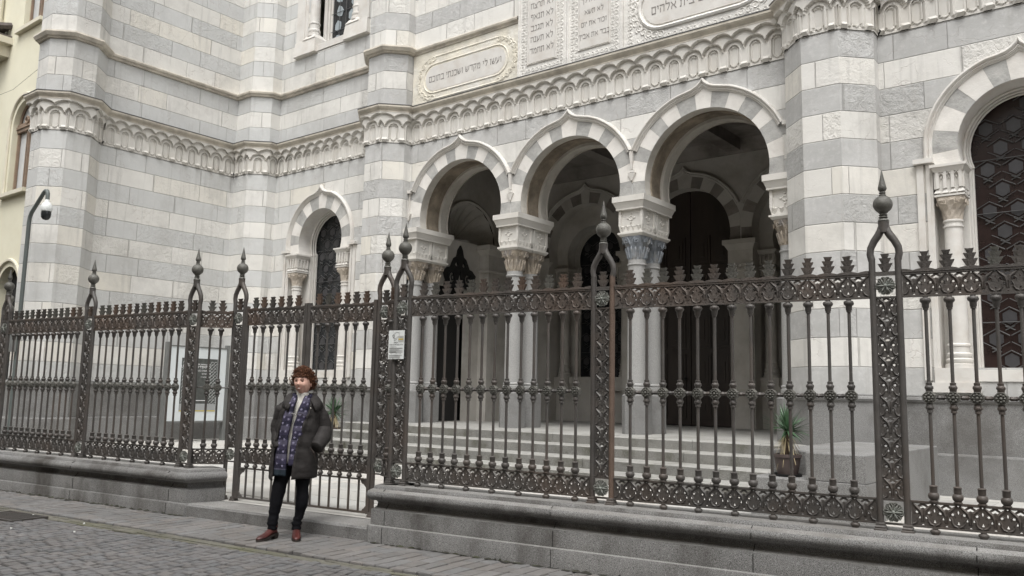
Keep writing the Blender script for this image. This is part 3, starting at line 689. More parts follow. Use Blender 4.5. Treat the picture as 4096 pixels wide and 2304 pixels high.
        cp.frustum(x-.19, x+.19, y-.2, y+.2, 4.76, x-.225, x+.225, y-.235, y+.22, 4.83); cp.box(x-.24, x+.24, y-.25, y+.22, 4.83, 4.868)
        kk = k.build('colonnette', shade, smooth=30); cc = cp.build('colonnette_capital', [shade, 'wincap' if shade == 'smooth' else 'inner'])
        kids += [kk, cc]
    for o in kids: o.parent = root
    return root
for cx, red in ((WX[0], False), (WX[1], True)):
    make_window(cx, YF, True, red)
for cx in (ARX[0], ARX[2]): make_window(cx, YB+.4, False, False, 'inner_window', 'inner')
for cx in WX: mb = MB(); voussoirs(mb, cx, WCZ, WR, WH, 1.27, YF, 13, a0=-18); part(mb, 'window_voussoirs', ['wv', 'gv'])
for cx in WX: mb = MB(); hood(mb, cx, YF, hood_curve(WH, WCZ, 1.275, 4.98)); part(mb, 'window_hood_moulding', 'smooth', smooth=40)
# --- upper window of the recessed wall
mb = MB()
for s in (-1, 1):
    X = lambda d: UW+s*d
    bx = lambda d0, d1, y0, y1, z0, z1: mb.box(min(X(d0), X(d1)), max(X(d0), X(d1)), y0, y1, z0, z1)
    bx(.5, 1.47, YF-.14, YF+.3, 10.24, 10.5) if False else None
    mb.frustum(min(X(.55), X(1.45)), max(X(.55), X(1.45)), YF-.12, YF+.36, 10.22, min(X(.6), X(1.42)), max(X(.6), X(1.42)), YF-.08, YF+.36, 10.62)
    mb.frustum(min(X(.6), X(1.1)), max(X(.6), X(1.1)), YF-.10, YF+.3, 10.62, min(X(.68), X(1.02)), max(X(.68), X(1.02)), YF-.03, YF+.25, 10.74)
    bx(1.1, 1.43, YF-.05, YF+.1, 10.62, 14.4); bx(1.0, 1.12, YF-.015, YF+.3, 10.7, 14.4)
    mb.lathe([(.17, 10.72), (.17, 10.8), (.145, 10.82), (.16, 10.86), (.16, 10.9), (.135, 10.93), (.135, 11.05), (.15, 11.07), (.15, 11.1), (.13, 11.12), (.125, 14.3)], (X(.86), YF+.1, 0), 16)
    for d, y in ((.62, .3), (.58, .36), (.54, .42)): bx(d, d+.12, YF+y, YF+y+.06, 10.4, 14.4)
mb.box(UW-.6, UW+.6, YF-.02, YF+.5, 10.24, 10.42)
uw = part(mb, 'upper_window', 'smooth')
mb = MB(); mb.quad((UW-.7, YF+.45, 10.4), (UW+.7, YF+.45, 10.4), (UW+.7, YF+.45, 14.4), (UW-.7, YF+.45, 14.4))
mb.build('window_glass', 'blackglass').parent = uw
mb = MB()
for i in range(16):
    x = UW-.3+(i % 2)*.55+random.uniform(-.06, .06); z = 10.62+i*.2; n = 7
    mb.plate([(x+random.uniform(.1, .17)*cos(2*pi*k/n), z+random.uniform(.12, .2)*sin(2*pi*k/n)) for k in range(n)], [], lambda u, v, k: (u, YF+.435+.01*k, v), 0)
for z in (10.9, 11.4, 11.9, 12.4, 12.9): mb.tube([(UW-.6, YF+.42, z), (UW+.6, YF+.42, z)], .008, 4, 1)
for x in (-.25, 0, .28): mb.tube([(UW+x, YF+.42, 10.4), (UW+x, YF+.42, 13.5)], .007, 4, 1)
mb.build('window_lattice', ['skyglass', 'lead']).parent = uw
# glass and lattice of windows sit at world coordinates under roots whose own origin is the building's: shift them back
# --- inscriptions over the porch
def curl(m, x, z, r, Y, s=1, w=.012):
    m.tube([(x+s*r*(1-i*.052)*cos(rad(250-38*i)), Y+.004, z+r*(1-i*.052)*sin(rad(250-38*i))) for i in range(14)], [w*.5]+[w*.8]*11+[w, w*.6], 6)
def stadium(cx, cz, hl, hh, n=10): return arc(cx+hl-hh, cz, hh, -90, 90, n)+arc(cx-hl+hh, cz, hh, 90, 270, n)
def ringframe(m, pts, Y, w): m.tube([(p[0], Y, p[1]) for p in pts], w, 6, closed=True)
mb = MB(); mb.box(-13.40, -10.32, YF-.03, YF+.02, 7.93, 9.19)
for i in range(26):
    t = i/26; p = stadium(-11.8, 8.52, 1.42, .46, 12); q = p[int(t*len(p))]; curl(mb, q[0], q[1], .07+random.uniform(-.02, .02), YF-.035, 1 if i % 2 else -1, .018)
ringframe(mb, stadium(-11.82, 8.52, 1.24, .34), YF-.028, .02); ringframe(mb, stadium(-11.82, 8.53, 1.42, .50), YF-.018, .028)
part(mb, 'cartouche_panel', 'panel', smooth=50)
mb = MB(); mb.plate(stadium(-11.82, 8.52, 1.17, .29), [], lambda u, v, k: (u, YF-.034+.05*k, v)); part(mb, 'cartouche_plaque', 'smooth')
mb = MB(); YT = YF-.07
for cx, w2 in ((-9.67, .625), (-8.41, .645)):
    mb.box(cx-w2+.004, cx+w2-.004, YT, YF+.02, 7.93, 12.2)
    for z in [8.0+.125*i for i in range(20)]:
        for s in (-1, 1): curl(mb, cx+s*(w2-.14), z, .055, YT-.004, s, .015); curl(mb, cx+s*(w2-.23), z+.06, .045, YT-.004, -s, .013)
    for i in range(9): curl(mb, cx-w2+.2+i*.105, 8.05, .045, YT-.004, 1 if i % 2 else -1, .014)
    for x in (cx-w2+.03, cx+w2-.03): mb.box(x-.02, x+.02, YT-.02, YT+.01, 7.95, 12)
mb.box(-7.765, -4.70, YF-.03, YF+.02, 7.93, 10.6)
for i in range(34):
    t = i/34; p = stadium(-6.2, 8.66, 1.36, .58, 14); q = p[int(t*len(p))]; curl(mb, q[0], q[1], .09, YF-.036, 1 if i % 2 else -1, .02)
for i in range(22): curl(mb, -7.6+i*.13, 8.03, .045, YF-.036, 1 if i % 2 else -1, .014)
for i in range(10): curl(mb, -7.62, 8.1+i*.13, .055, YF-.036, 1, .016)
ringframe(mb, stadium(-6.2, 8.66, 1.22, .46), YF-.04, .04)
part(mb, 'carved_border', 'carve', smooth=50)
for cx in (-9.67, -8.41):
    mb = MB(); mb.plate([(cx-.33, 8.2), (cx+.33, 8.2), (cx+.33, 10.2)]+arc(cx, 10.2, .33, 0, 180, 12)[1:-1]+[(cx-.33, 10.2)], [], lambda u, v, k: (u, YT-.012+.02*k, v))
    mb.tube([(cx-.36, YT-.005, 10.2), (cx-.36, YT-.005, 8.17), (cx+.36, YT-.005, 8.17), (cx+.36, YT-.005, 10.2)], .018, 5); part(mb, 'inscription_tablet', 'smooth')
mb = MB(); mb.plate(stadium(-6.2, 8.66, 1.14, .39), [], lambda u, v, k: (u, YF-.05+.05*k, v))
part(mb, 'inscription_tablet', 'smooth')
def insc(x, z, s, body, Y): put_hebrew(mb, body, s*.62, lambda u, v: (x+u, Y-.0004*(len(mb.f) % 5), z+v))
mb = MB(); insc(-11.82, 8.455, .19, 'ועשו לי מקדש ושכנתי בתוכם', YF-.037); part(mb, 'painted_inscription', 'ink')
for cx, s, ls in ((-9.67, .165, ('לא תחמד', 'לא תענה', 'לא תגנב', 'לא תנאף', 'לא תרצח')), (-8.41, .135, ('כבד את אביך', 'זכור את יום', 'לא תשא', 'לא יהיה לך', 'אנכי'))):
    for i, tx in enumerate(ls): mb = MB(); insc(cx, 8.40+i*.245, s, tx, YT-.015); part(mb, 'inscription_line', 'ink')
mb = MB(); insc(-6.2, 8.50, .21, 'אין זה כי אם בית אלהים', YF-.053); part(mb, 'painted_inscription', 'ink')
# ---------------------------------------------------------------- ground
M['cobble'] = stone('porphyry_cobble', (.132, .128, .127), .12, 2., .62, .35, 60., stain=(.10, .097, .094), stsc=.8, stamt=.6)
M['slab'] = stone('porphyry_slab', (.165, .158, .152), .12, 1.5, .65, .3, 50., stain=(.11, .104, .098), stsc=.9, stamt=.6)
M['joint'] = stone('joint_earth', (.022, .02, .018), .3, 6., .95, .3, 60.)
M['moss'] = stone('mossy_gutter', (.125, .12, .098), .25, 5., .9, .5, 40., stain=(.10, .10, .055), stsc=2.2, stamt=.7)
M['court'] = stone('courtyard_paving', (.46, .445, .415), .1, 1.2, .8, .25, 60., stain=(.27, .265, .25), stsc=.8, stamt=.7)
M['grass'] = M['moss']
ET, EN = Vector((.9926, .1214)), Vector((-.1214, .9926)); F0 = Vector((0, 6.369))
def fp(s, b, z=0.): q = F0+ET*s+EN*b; return Vector((q.x, q.y, z))
FANG = math.atan2(ET.y, ET.x)
def vary(name, base, amt):
    """stone material whose tint comes from a per-stone value stored on the mesh"""
    m = M[base].copy(); m.name = name; t = m.node_tree; b = t.nodes['Principled BSDF']
    src = b.inputs['Base Color'].links[0].from_socket
    at = nd(t, 'ShaderNodeAttribute', attribute_name='tint'); t.links.new(mx(t, 1., src, at.outputs['Color'], 'MULTIPLY'), b.inputs['Base Color']); M[name] = m
vary('cobble_t', 'cobble', 0); vary('slab_t', 'slab', 0); vary('court_t', 'court', 0)
def stones(name, mat, cells, kind='structure'):
    """cells: list of (corner list, height, tint) -> one mesh of chamfered stones"""
    vs, fs, tn = [], [], []
    for pts, h, tint in cells:
        c = sum((Vector(p) for p in pts), Vector((0, 0)))/len(pts); o = len(vs); n = len(pts)
        tl = (random.uniform(-.002, .002), random.uniform(-.002, .002))
        for p in pts: vs.append((p[0], p[1], h-.035))
        for p in pts: vs.append((p[0], p[1], h-.008))
        for p in pts:
            q = Vector(p)+(c-Vector(p)).normalized()*.006; vs.append((q.x, q.y, h+tl[0]*(1 if q.x > c.x else -1)+tl[1]*(1 if q.y > c.y else -1)))
        for k in (0, n): 
            for i in range(n): fs.append((o+k+i, o+k+(i+1) % n, o+k+n+(i+1) % n, o+k+n+i)); tn.append(tint)
        fs.append(tuple(o+2*n+i for i in range(n))); tn.append(tint)
    me = bpy.data.meshes.new(name); me.from_pydata(vs, [], fs); me.materials.append(M[mat])
    a = me.attributes.new('tint', 'FLOAT_COLOR', 'FACE')
    for i, t in enumerate(tn): a.data[i].color = (*t, 1)
    o = bpy.data.objects.new(name, me); COL.objects.link(o); return tag(o, kind=kind)
def tint(a=.14, hue=.05):
    k = 1+random.uniform(-a, a); h = random.uniform(-hue, hue); return (k*(1+h), k, k*(1-h*.8))
mb = MB(); mb.quad((-120, -120, -.03), (120, -120, -.03), (120, 120, -.03), (-120, 120, -.03)); tag(mb.build('ground', 'joint'), kind='structure')
cells = []
for i in range(210):                                   # cobbles: wavering rows
    s = -19+i*.108; b = -1.0; j = 0
    while b > -6.6:
        L = random.uniform(.085, .125); wv = .05*sin(b*1.3+s*.4)+.03*sin(b*3.1)
        q = [(s+wv+random.uniform(-.008, .008)+dx, b+dy+random.uniform(-.008, .008)+.045*sin(s*.9)) for dx, dy in ((.009, -L+.009), (.099, -L+.009), (.099, -.008), (.009, -.008))]
        if not (-9.95 < s < -9.3 and b > -1.55 and b-L < -1.02 and False):
            P = [tuple(fp(*p)[:2]) for p in q]
            cells.append((P, random.uniform(-.004, .003), tint(.10, .035)))
        b -= L
stones('cobbled_road', 'cobble_t', cells)
cells = []
for i in range(170):                                   # pavement courses run back to the plinth
    s = -20+i*.142; b = -.79+random.uniform(0, .16)-.16
    while b < .06:
        L = random.uniform(.2, .29); a0, a1 = max(b, -.785), min(b+L, .12)
        if a1-a0 > .05:
            q = [(s+.009, a0+.008), (s+.135, a0+.008), (s+.135, a1-.008), (s+.009, a1-.008)]
            q = [(x+(y+.4)*.06+random.uniform(-.003, .003), y+random.uniform(-.003, .003)) for x, y in q]
            cells.append(([tuple(fp(*p)[:2]) for p in q], random.uniform(-.002, .002), tint(.10, .035)))
        b += L
stones('pavement', 'slab_t', cells)
cells = []
for r, (b0, b1) in enumerate(((-.985, -.925), (-.925, -.86), (-.86, -.79))):
    s = -20
    while s < 4:
        L = random.uniform(.25, .6)
        q = [(s+.006, b0+.006), (s+L-.006, b0+.006), (s+L-.006, b1-.006), (s+.006, b1-.006)]
        cells.append(([tuple(fp(x, y+.006*sin(x*5))[:2]) for x, y in q], -.012+random.uniform(-.01, .004), tint(.25, .08))); s += L
stones('gutter', 'moss', cells)
cells = []
y = 5.6
for r in range(14):
    x = -22+random.uniform(0, .8)
    while x < 5:
        L = random.uniform(.9, 1.5); P = [(x+.004, y+.004), (x+L-.004, y+.004), (x+L-.004, y+.596), (x+.004, y+.596)]
        P = [tuple(p) for p in P if True]
        bb = [((Vector(p)-F0).dot(EN)) for p in P]
        if min(bb) > .42: cells.append((P, .15+random.uniform(-.002, .002), tint(.07, .02)))
        x += L
    y += .6
stones('courtyard_paving', 'court_t', cells)
mb = MB(); a, b_, c_, d_ = fp(-20, .43), fp(5, .43), (5, 14.2), (-30, 14.2)
mb.quad((a.x, a.y, .136), (b_.x, b_.y, .136), (5, 14.0, .136), (-20.4, 14.0, .136)); tag(mb.build('courtyard', 'court'), kind='structure')
# drain grate, scraps
mb = MB(Matrix.Translation((-9.95, 3.98, .012)) @ Matrix.Rotation(FANG, 4, 'Z'))
mb.box(-.36, .36, -.2, -.17, -.03, 0); mb.box(-.36, .36, .17, .2, -.03, 0); mb.box(-.36, -.33, -.17, .17, -.03, 0); mb.box(.33, .36, -.17, .17, -.03, 0)
for i in range(16): x = -.31+i*.041; mb.add([(x, -.17, -.002), (x+.018, -.17, -.002), (x+.05, .17, -.002), (x+.032, .17, -.002), (x, -.17, -.03), (x+.018, -.17, -.03), (x+.05, .17, -.03), (x+.032, .17, -.03)], [(0, 1, 2, 3), (0, 4, 5, 1), (2, 6, 7, 3), (0, 3, 7, 4), (1, 5, 6, 2)])
mb.v = [Vector((v.x, v.y, v.z+.004)) for v in mb.v]
tag(mb.build('drain_grate', 'iron'), 'dark slatted iron drain grate set in the cobbles beside the mossy gutter', 'drain')
M['paper'] = stone('white_paper', (.75, .75, .73), .05, 3., .8, 0)
for i, (s, b, t) in enumerate(((-10.05, -.99, 'white scrap on the cobbles at the corner of the drain grate'), (-9.1, -1.0, 'white scrap beside the mossy gutter, farther along than the drain'), (-9.35, -1.6, 'white scrap on the cobbles nearest the camera'), (-8.7, -1.35, 'small white scrap on open cobbles, closest of the scraps to the woman'))):
    mb = MB(); p = fp(s, b); n = 6
    mb.plate([(p.x+random.uniform(.006, .014)*cos(2*pi*k/n), p.y+random.uniform(.006, .014)*sin(2*pi*k/n)) for k in range(n)], [], lambda u, v, k: (u, v, .016-.012*k+.004*random.random()))
    tag(mb.build('paper_scrap', 'paper'), t, 'litter', 'white scraps on the street')
# ---------------------------------------------------------------- plinth walls and the threshold
DZL = -.03
M['plinthtop'] = stone('worn_skylit_top', (.19, .183, .17), .15, 1.6, .8, .3, 120., speck=.3, stain=(.11, .10, .088), stsc=1.5, stamt=.6)  # upward faces only: worn stone, with light from above painted in as paler colour
def plinth_prof(dz): return [(0, -.05), (0, .150+dz), (-.004, .158+dz), (-.030, .164+dz), (-.030, .298+dz), (-.036, .308+dz), (-.055, .314+dz), (-.085, .335+dz), (-.095, .365+dz), (-.075, .385+dz), (-.03, .392+dz), (.0, .405+dz), (.016, .428+dz), (.018, .45+dz), (.006, .475+dz), (-.02, .492+dz), (-.045, .498+dz), (-.05, .515+dz), (-.065, .53+dz)]
def plinth(name, pts, dz, label):
    path = [tuple(fp(*p)[:2]) for p in pts]; mb = MB(); pr = plinth_prof(dz)
    fine = []
    for a, b in zip(path, path[1:]):
        fine.append(a)
    fine.append(path[-1]); sweep(mb, fine, pr)
    ms = miters(fine); front = [(p[0]-m.x*.065, p[1]-m.y*.065) for p, m in zip(fine, ms)]
    back = [(p[0]-m.x*.44, p[1]-m.y*.44) for p, m in zip(fine, ms)]
    n = len(fine); z = .53+dz; o = len(mb.v)
    mb.add([(*p, z) for p in front]+[(*p, z) for p in back]+[(*p, -.05) for p in back], [(i, i+1, n+i+1, n+i) for i in range(n-1)]+[(n+i, n+i+1, 2*n+i+1, 2*n+i) for i in range(n-1)])
    for e in (0, n-1):
        d = [(fine[e][0]+ms[e].x*q, fine[e][1]+ms[e].y*q, zz) for q, zz in pr]+[(*back[e], z), (*back[e], -.05)]
        mb.add(d, [tuple(range(len(d)))])
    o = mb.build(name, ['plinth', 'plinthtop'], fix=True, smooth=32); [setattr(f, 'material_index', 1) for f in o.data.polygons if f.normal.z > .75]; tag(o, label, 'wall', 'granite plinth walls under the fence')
    return o
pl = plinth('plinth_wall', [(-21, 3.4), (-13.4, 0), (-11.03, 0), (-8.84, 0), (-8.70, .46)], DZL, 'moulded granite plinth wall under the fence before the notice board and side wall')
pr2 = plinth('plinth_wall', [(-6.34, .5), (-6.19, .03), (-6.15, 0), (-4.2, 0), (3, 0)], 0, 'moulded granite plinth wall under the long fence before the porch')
def joints(parent, ss, dz):
    for s in ss:
        mb = MB()
        for d0, z0, d1, z1 in ((.002, 0, .002, .15), (-.028, .166, -.028, .297), (-.05, .315, -.09, .36), (.02, .41, .021, .455), (.0, .487, -.03, .5)):
            a = fp(s, -d0-.0005, z0+dz); b = fp(s, -d1-.0005, z1+dz); mb.tube([a, b], .0035, 4)
        mb.build('joint_line', 'joint', parent)
joints(pl, (-11.02, -9.15, -12.95), DZL); joints(pr2, (-5.98, -4.17, -2.5, -1.05), 0)
mb = MB()
pts = [(-9.3, .03), (-6.1, .03), (-6.1, .95), (-9.3, .95)]
P = [fp(*p) for p in pts]; Q = [fp(p[0], p[1]+(.02 if p[1] < .1 else 0)) for p in pts]
mb.loft([[(p.x, p.y, -.04) for p in P], [(p.x, p.y, .11) for p in P], [(p.x, p.y, .13) for p in Q]])
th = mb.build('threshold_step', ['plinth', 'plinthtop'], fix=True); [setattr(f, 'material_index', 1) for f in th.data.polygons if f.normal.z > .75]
tag(th, 'low worn granite step in front of the gate, behind the woman', 'step')
M['dirt'] = stone('damp_dirt', (.035, .034, .026), .3, 9., .95, .5, 60., stain=(.06, .065, .03), stsc=5., stamt=.8)
mb = MB(); s = -13.0
while s < 1:                                    # damp dirt and moss gathered at the foot of the plinth
    L = random.uniform(.05, .16); wd = random.uniform(.008, .05)*(1 if random.random() < .7 else 1.8)
    if not -8.9 < s < -6.2: mb.add([tuple(fp(s, .01, .004)), tuple(fp(s+L, .01, .004)), tuple(fp(s+L*.8, -wd, .006)), tuple(fp(s+L*.25, -wd*.8, .006)), tuple(fp(s+L*.5, -.004, .02*random.random()+.004))], [(3, 2, 1, 4), (0, 3, 4)])
    s += L*random.uniform(.7, 1.3)
tag(mb.build('moss', 'dirt'), kind='stuff')
# ---------------------------------------------------------------- stairs, cheek blocks
M['tread'] = stone('worn_skylit_tread', (.30, .293, .27), .14, 1.5, .8, .25, 90., speck=.22, stain=(.17, .165, .14), stsc=1.6, stamt=.5)  # paler than the mossy risers: wear, plus sky light painted into the colour
mb = MB(); X0, X1 = -14.03, -3.70
prof = [(10.2, .0), (10.2, .148)]
prof = [(10.15, .0), (10.15, .155), (10.65, .155)] if False else []
for k, (y, z) in enumerate(((10.65, .305), (11.15, .46), (11.65, .615), (12.12, .77))):
    y1 = 13.0 if k == 3 else 13.0; x0 = X0; n = 9; xs = [x0]+[x0+(X1-x0)*(i+random.uniform(-.25, .25))/n for i in range(1, n)]+[X1]
    for a, b in zip(xs, xs[1:]):
        e = random.uniform(0, .004)
        mb.loft([[(a+.003, y+e, .0), (b-.003, y+e, .0), (b-.003, y1, .0), (a+.003, y1, .0)], [(a+.003, y+e, z-.014), (b-.003, y+e, z-.014), (b-.003, y1, z-.014), (a+.003, y1, z-.014)], [(a+.006, y+e+.012, z+e*.5), (b-.006, y+e+.012, z+e*.5), (b-.006, y1, z+e*.5), (a+.006, y1, z+e*.5)]])
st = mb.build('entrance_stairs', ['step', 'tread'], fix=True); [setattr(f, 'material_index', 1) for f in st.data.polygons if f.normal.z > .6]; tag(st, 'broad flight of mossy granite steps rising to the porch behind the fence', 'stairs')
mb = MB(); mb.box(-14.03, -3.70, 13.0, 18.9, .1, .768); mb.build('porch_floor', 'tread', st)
def block(x0, x1, y0, y1, z0, z1, label):
    mb = MB(); c = .012
    r = lambda i, z: [(x0+i, y0+i, z), (x1-i, y0+i, z), (x1-i, y1-i, z), (x0+i, y1-i, z)]
    mb.loft([r(0, z0), r(0, z1-c), r(c, z1)]); tag(mb.build('granite_block', 'granite', fix=True), label, 'block', 'granite blocks flanking the steps')
block(-3.71, -2.49, 9.07, 9.62, .1, .588, 'low granite block under the yucca beside the porch steps')
block(-3.10, -2.49, 9.075, 9.62, .592, .88, 'small granite block stacked next to the yucca pot by the steps')
block(-3.68, -2.5, 9.625, 12.5, .1, .86, 'long granite cheek block closing the steps, running back to the building')
block(-15.1, -14.06, 11.78, 12.5, .1, .325, 'low granite block under the yucca behind the gate')
# ---------------------------------------------------------------- cast-iron fence
UP = .1433
def band(nu, mats, name, h=.152, P=UP, vert=False):
    """pierced cast band: nu motifs in a row (or stacked)"""
    m = MB(); holes = []; W = P/2
    def cell(cx, cz):
        zs = .93 if vert else 1.; f = lambda pts: [(cx+x, cz+z*zs) for x, z in pts]; g = lambda pts: [f([(-x, z) for x, z in pts][::-1]), f(pts)]
        H = []
        H += g([(.014, .148), (.052, .148), (.057, .142), (.052, .133), (.040, .127)])
        H += [f([(-.027, .121), (0, .138), (.027, .121), (.017, .110), (.010, .117), (0, .121), (-.010, .117), (-.017, .110)])]
        e = lambda x, z, r: [(x+r*cos(rad(a)), z+r*sin(rad(a))) for a in range(0, 360, 60)]
        H += g(e(.037, .090, .0095)); H += g(e(.021, .055, .0095)); H += [f([(-.010, .003), (.010, .003), (0, .012)])]
        return H
    n = nu
    for i in range(n):
        cx, cz = ((i-(n-1)/2)*P, 0) if not vert else (0, i*P)
        H = cell(cx, cz)
        holes += H
        if not vert and i < n-1:
            x = cx+W; holes += [[(x-.005, .105), (x, .090), (x+.005, .105), (x, .119)], [(x-.007, .150), (x, .141), (x+.007, .150)], [(x-.008, .024), (x+.008, .024), (x, .046)]]
    if vert: out = [(-.066, 0), (.066, 0)]+[q for i in range(n) for q in ((.066, i*P+.014), (.060, i*P+.022), (.066, i*P+.036), (.066, i*P+.076), (.061, i*P+.088), (.066, i*P+.10))]+[(.066, n*P), (-.066, n*P)]+[q for i in reversed(range(n)) for q in ((-.066, i*P+.10), (-.061, i*P+.088), (-.066, i*P+.076), (-.066, i*P+.036), (-.060, i*P+.022), (-.066, i*P+.014))]
    else: out = [(-n*W, 0), (n*W, 0), (n*W, h), (-n*W, h)]
    m.plate(out, holes, lambda u, v, k: (u, -.006+.012*k, v))
    for i in range(n):
        cx, cz = ((i-(n-1)/2)*P, 0) if not vert else (0, i*P)
        for s in (-1, 1):
            q = lambda pts, r: m.tube([(cx+s*x, -.008, cz+z) for x, z in pts], r, 4)
            q([(.066, .008), (.045, .016), (.034, .034), (.033, .052), (.024, .069), (.012, .064), (.010, .052)], [.005, .008, .008, .008, .007, .005, .003])
            q([(.052, .078), (.052, .094), (.040, .104), (.027, .097), (.026, .086)], [.004, .005, .005, .005, .003])
            q([(.006, .03), (.008, .075), (.018, .105), (.036, .122), (.058, .145)], [.005, .011, .013, .011, .005])
    if not vert:
        L = n*W
        m.box(-L, L, -.014, .014, -.013, 0); m.box(-L, L, -.014, .014, h, h+.014)
    return m.build(name, mats, link=False).data
BAL = MB(); BAL.lathe([(.030, .75), (.030, .757), (.022, .762), (.034, .775), (.038, .79), (.034, .806), (.024, .813), (.026, .82), (.026, .85), (.030, .856), (.022, .862), (.0125, .865), (.0125, 1.355), (.021, 1.358), (.021, 1.368), (.019, 1.375), (.028, 1.385), (.03, 1.395), (.024, 1.405), (.022, 1.425), (.022, 1.50), (.024, 1.518), (.03, 1.528), (.028, 1.54), (.019, 1.548), (.021, 1.556), (.021, 1.565), (.0125, 1.568), (.0125, 2.075), (.019, 2.078), (.019, 2.09), (.023, 2.095), (.024, 2.12), (.026, 2.125), (.036, 2.135), (.038, 2.148), (.032, 2.16), (.018, 2.165), (.018, 2.171)], (0, 0, 0), 8, rot=pi/8)
BAL = BAL.build('baluster', 'iron', link=False, smooth=50).data
BOS = MB(); o8 = [(.046*cos(rad(a+22.5)), .046*sin(rad(a+22.5))) for a in range(0, 360, 45)]; i8 = [(x*.8, z*.8) for x, z in o8]
BOS.loft([[(x, .027, z) for x, z in i8], [(x, .018, z) for x, z in o8], [(x, -.018, z) for x, z in o8], [(x, -.03, z) for x, z in [(a*.86, b*.86) for a, b in o8]], [(x, -.025, z) for x, z in i8]])
for a in range(0, 360, 45): BOS.sphere((.024*cos(rad(a)), -.03, .024*sin(rad(a))), (.0085, .009, .0085), 6, 4)
BOS.sphere((0, -.032, 0), (.011, .012, .011), 8, 4)
BOS = BOS.build('boss', 'boss', link=False, fix=True).data
SPK = MB()
for z0, z1, a0, a1 in ((0, .058, .019, .049), (.058, .098, .022, .040), (.098, .130, .016, .028)):
    SPK.frustum(-a0, a0, -.010, .010, z0, -a1, a1, -.016, .016, z1); SPK.frustum(-a0*.4, a0*.4, -.016, .016, z0, -a1*.35, a1*.35, -.020, .020, z1-.012)
    for s in (-1, 1): SPK.add([(s*a1, -.016, z1), (s*a1, .016, z1), (s*(a1+.001), .0, z1+.004), (s*a1*.4, -.014, z1), (s*a1*.4, .014, z1)], [(0, 1, 2), (0, 2, 3), (1, 4, 2), (3, 2, 4)])
SPK = SPK.build('spike', 'rust', link=False).data; SPG = SPK.copy(); SPG.materials[0] = M['boss']; SPR = SPK.copy(); M['spikerust'] = stone('rust_brown_spike', (.112, .076, .056), .2, 6., .7, .3, 60., rndv=.15); SPR.materials[0] = M['spikerust']; srn = random.Random(11)
FOOT = MB(); FOOT.lathe([(.024, .53), (.024, .534), (.032, .545), (.034, .552), (.028, .562), (.018, .566), (.020, .5725)], n=10); FOOT = FOOT.build('ball_foot', 'iron', link=False, smooth=50).data
def inst(name, data, parent, loc=(0, 0, 0), rz=0.):
    o = bpy.data.objects.new(name, data); COL.objects.link(o); o.parent = parent; o.location = loc; o.rotation_euler = (0, 0, rz); return o
BANDS = {}
def getband(nu, top):
    k = (nu, top)
    if k not in BANDS: BANDS[k] = band(nu, 'rust' if top else 'iron', 'upper_band' if top else 'lower_band')
    return BANDS[k]
def wave(nu):
    if ('w', nu) in BANDS: return BANDS['w', nu]
    m = MB(); L = nu*UP/2; top = []
    for i in range(nu*8+1):
        x = -L+i*UP/8; top.append((x, .012+.013*abs(cos(pi*(x+L)/UP*1.0))**.7))
    m.plate([(-L, 0)]+[(L, 0)]+top[::-1], [], lambda u, v, k: (u, -.018+.036*k, v)); BANDS['w', nu] = m.build('wavy_ridge', 'rust', link=False).data
    return BANDS['w', nu]
def panel(a, b, label, dz=0., nbar=None, gate=False, name='iron_fence', group='iron fence sections'):
    """a, b: plan points of the two ends"""
    a, b = Vector(a[:2]), Vector(b[:2]); d = b-a; L = d.length; nu = max(2, round(L/UP)); sx = L/(nu*UP)
    r = empty(name, ((a.x+b.x)/2, (a.y+b.y)/2, dz), math.atan2(d.y, d.x), label, 'gate' if gate else 'fence', group)
    for nm, top, z in (('upper_band', 1, 2.185), ('lower_band', 0, .585)):
        inst(nm, getband(nu, top), r, (0, 0, z)).scale = (sx, 1, 1)
    inst('wavy_ridge', wave(nu), r, (0, 0, 2.352)).scale = (sx, 1, 1)
    xs = [(i-nu/2)*UP*sx for i in range(1, nu)]
    for i, x in enumerate(xs):
        bl = inst('baluster', BAL, r, (x, 0, 0), srn.uniform(-.1, .1)); bl.rotation_euler.y = srn.uniform(-.0025, .0025); inst('boss', BOS, bl, (0, 0, 1.462)); sk = inst('spike', srn.choice((SPK, SPG, SPR, SPK)), r, (x+srn.uniform(-.002, .002), 0, 2.368+srn.uniform(-.003, .002)), srn.uniform(-.12, .12)); sk.rotation_euler.y = srn.uniform(-.05, .05)
        if not gate and i % 2 == 0 and len(xs) > 3: inst('ball_foot', FOOT, r, (x, 0, 0))
    for p, q in zip(xs, xs[1:]): inst('cross_link', LINK, r, ((p+q)/2, 0, 1.462)).scale = (sx, 1, 1)
    for p, q in ((-L/2, xs[0]-.03), (xs[-1]+.03, L/2)):
        if L < 1.2 or gate: inst('cross_link', ROD, r, ((p+q)/2, 0, 1.462)).scale = ((q-p)/.1, 1, 1)
    return r, xs, L
TUBE = {}
LINK = MB(); LINK.tube([(-.0417, 0, 0), (.0417, 0, 0)], .009, 6); LINK.tube([(-.024, 0, 0), (-.016, 0, 0), (0, 0, 0), (.016, 0, 0), (.024, 0, 0)], [.012, .019, .016, .019, .012], 6); LINK = LINK.build('cross_link', 'iron', link=False).data
ROD = MB(); ROD.tube([(-.05, 0, 0), (.05, 0, 0)], .009, 6); ROD = ROD.build('cross_link', 'iron', link=False).data
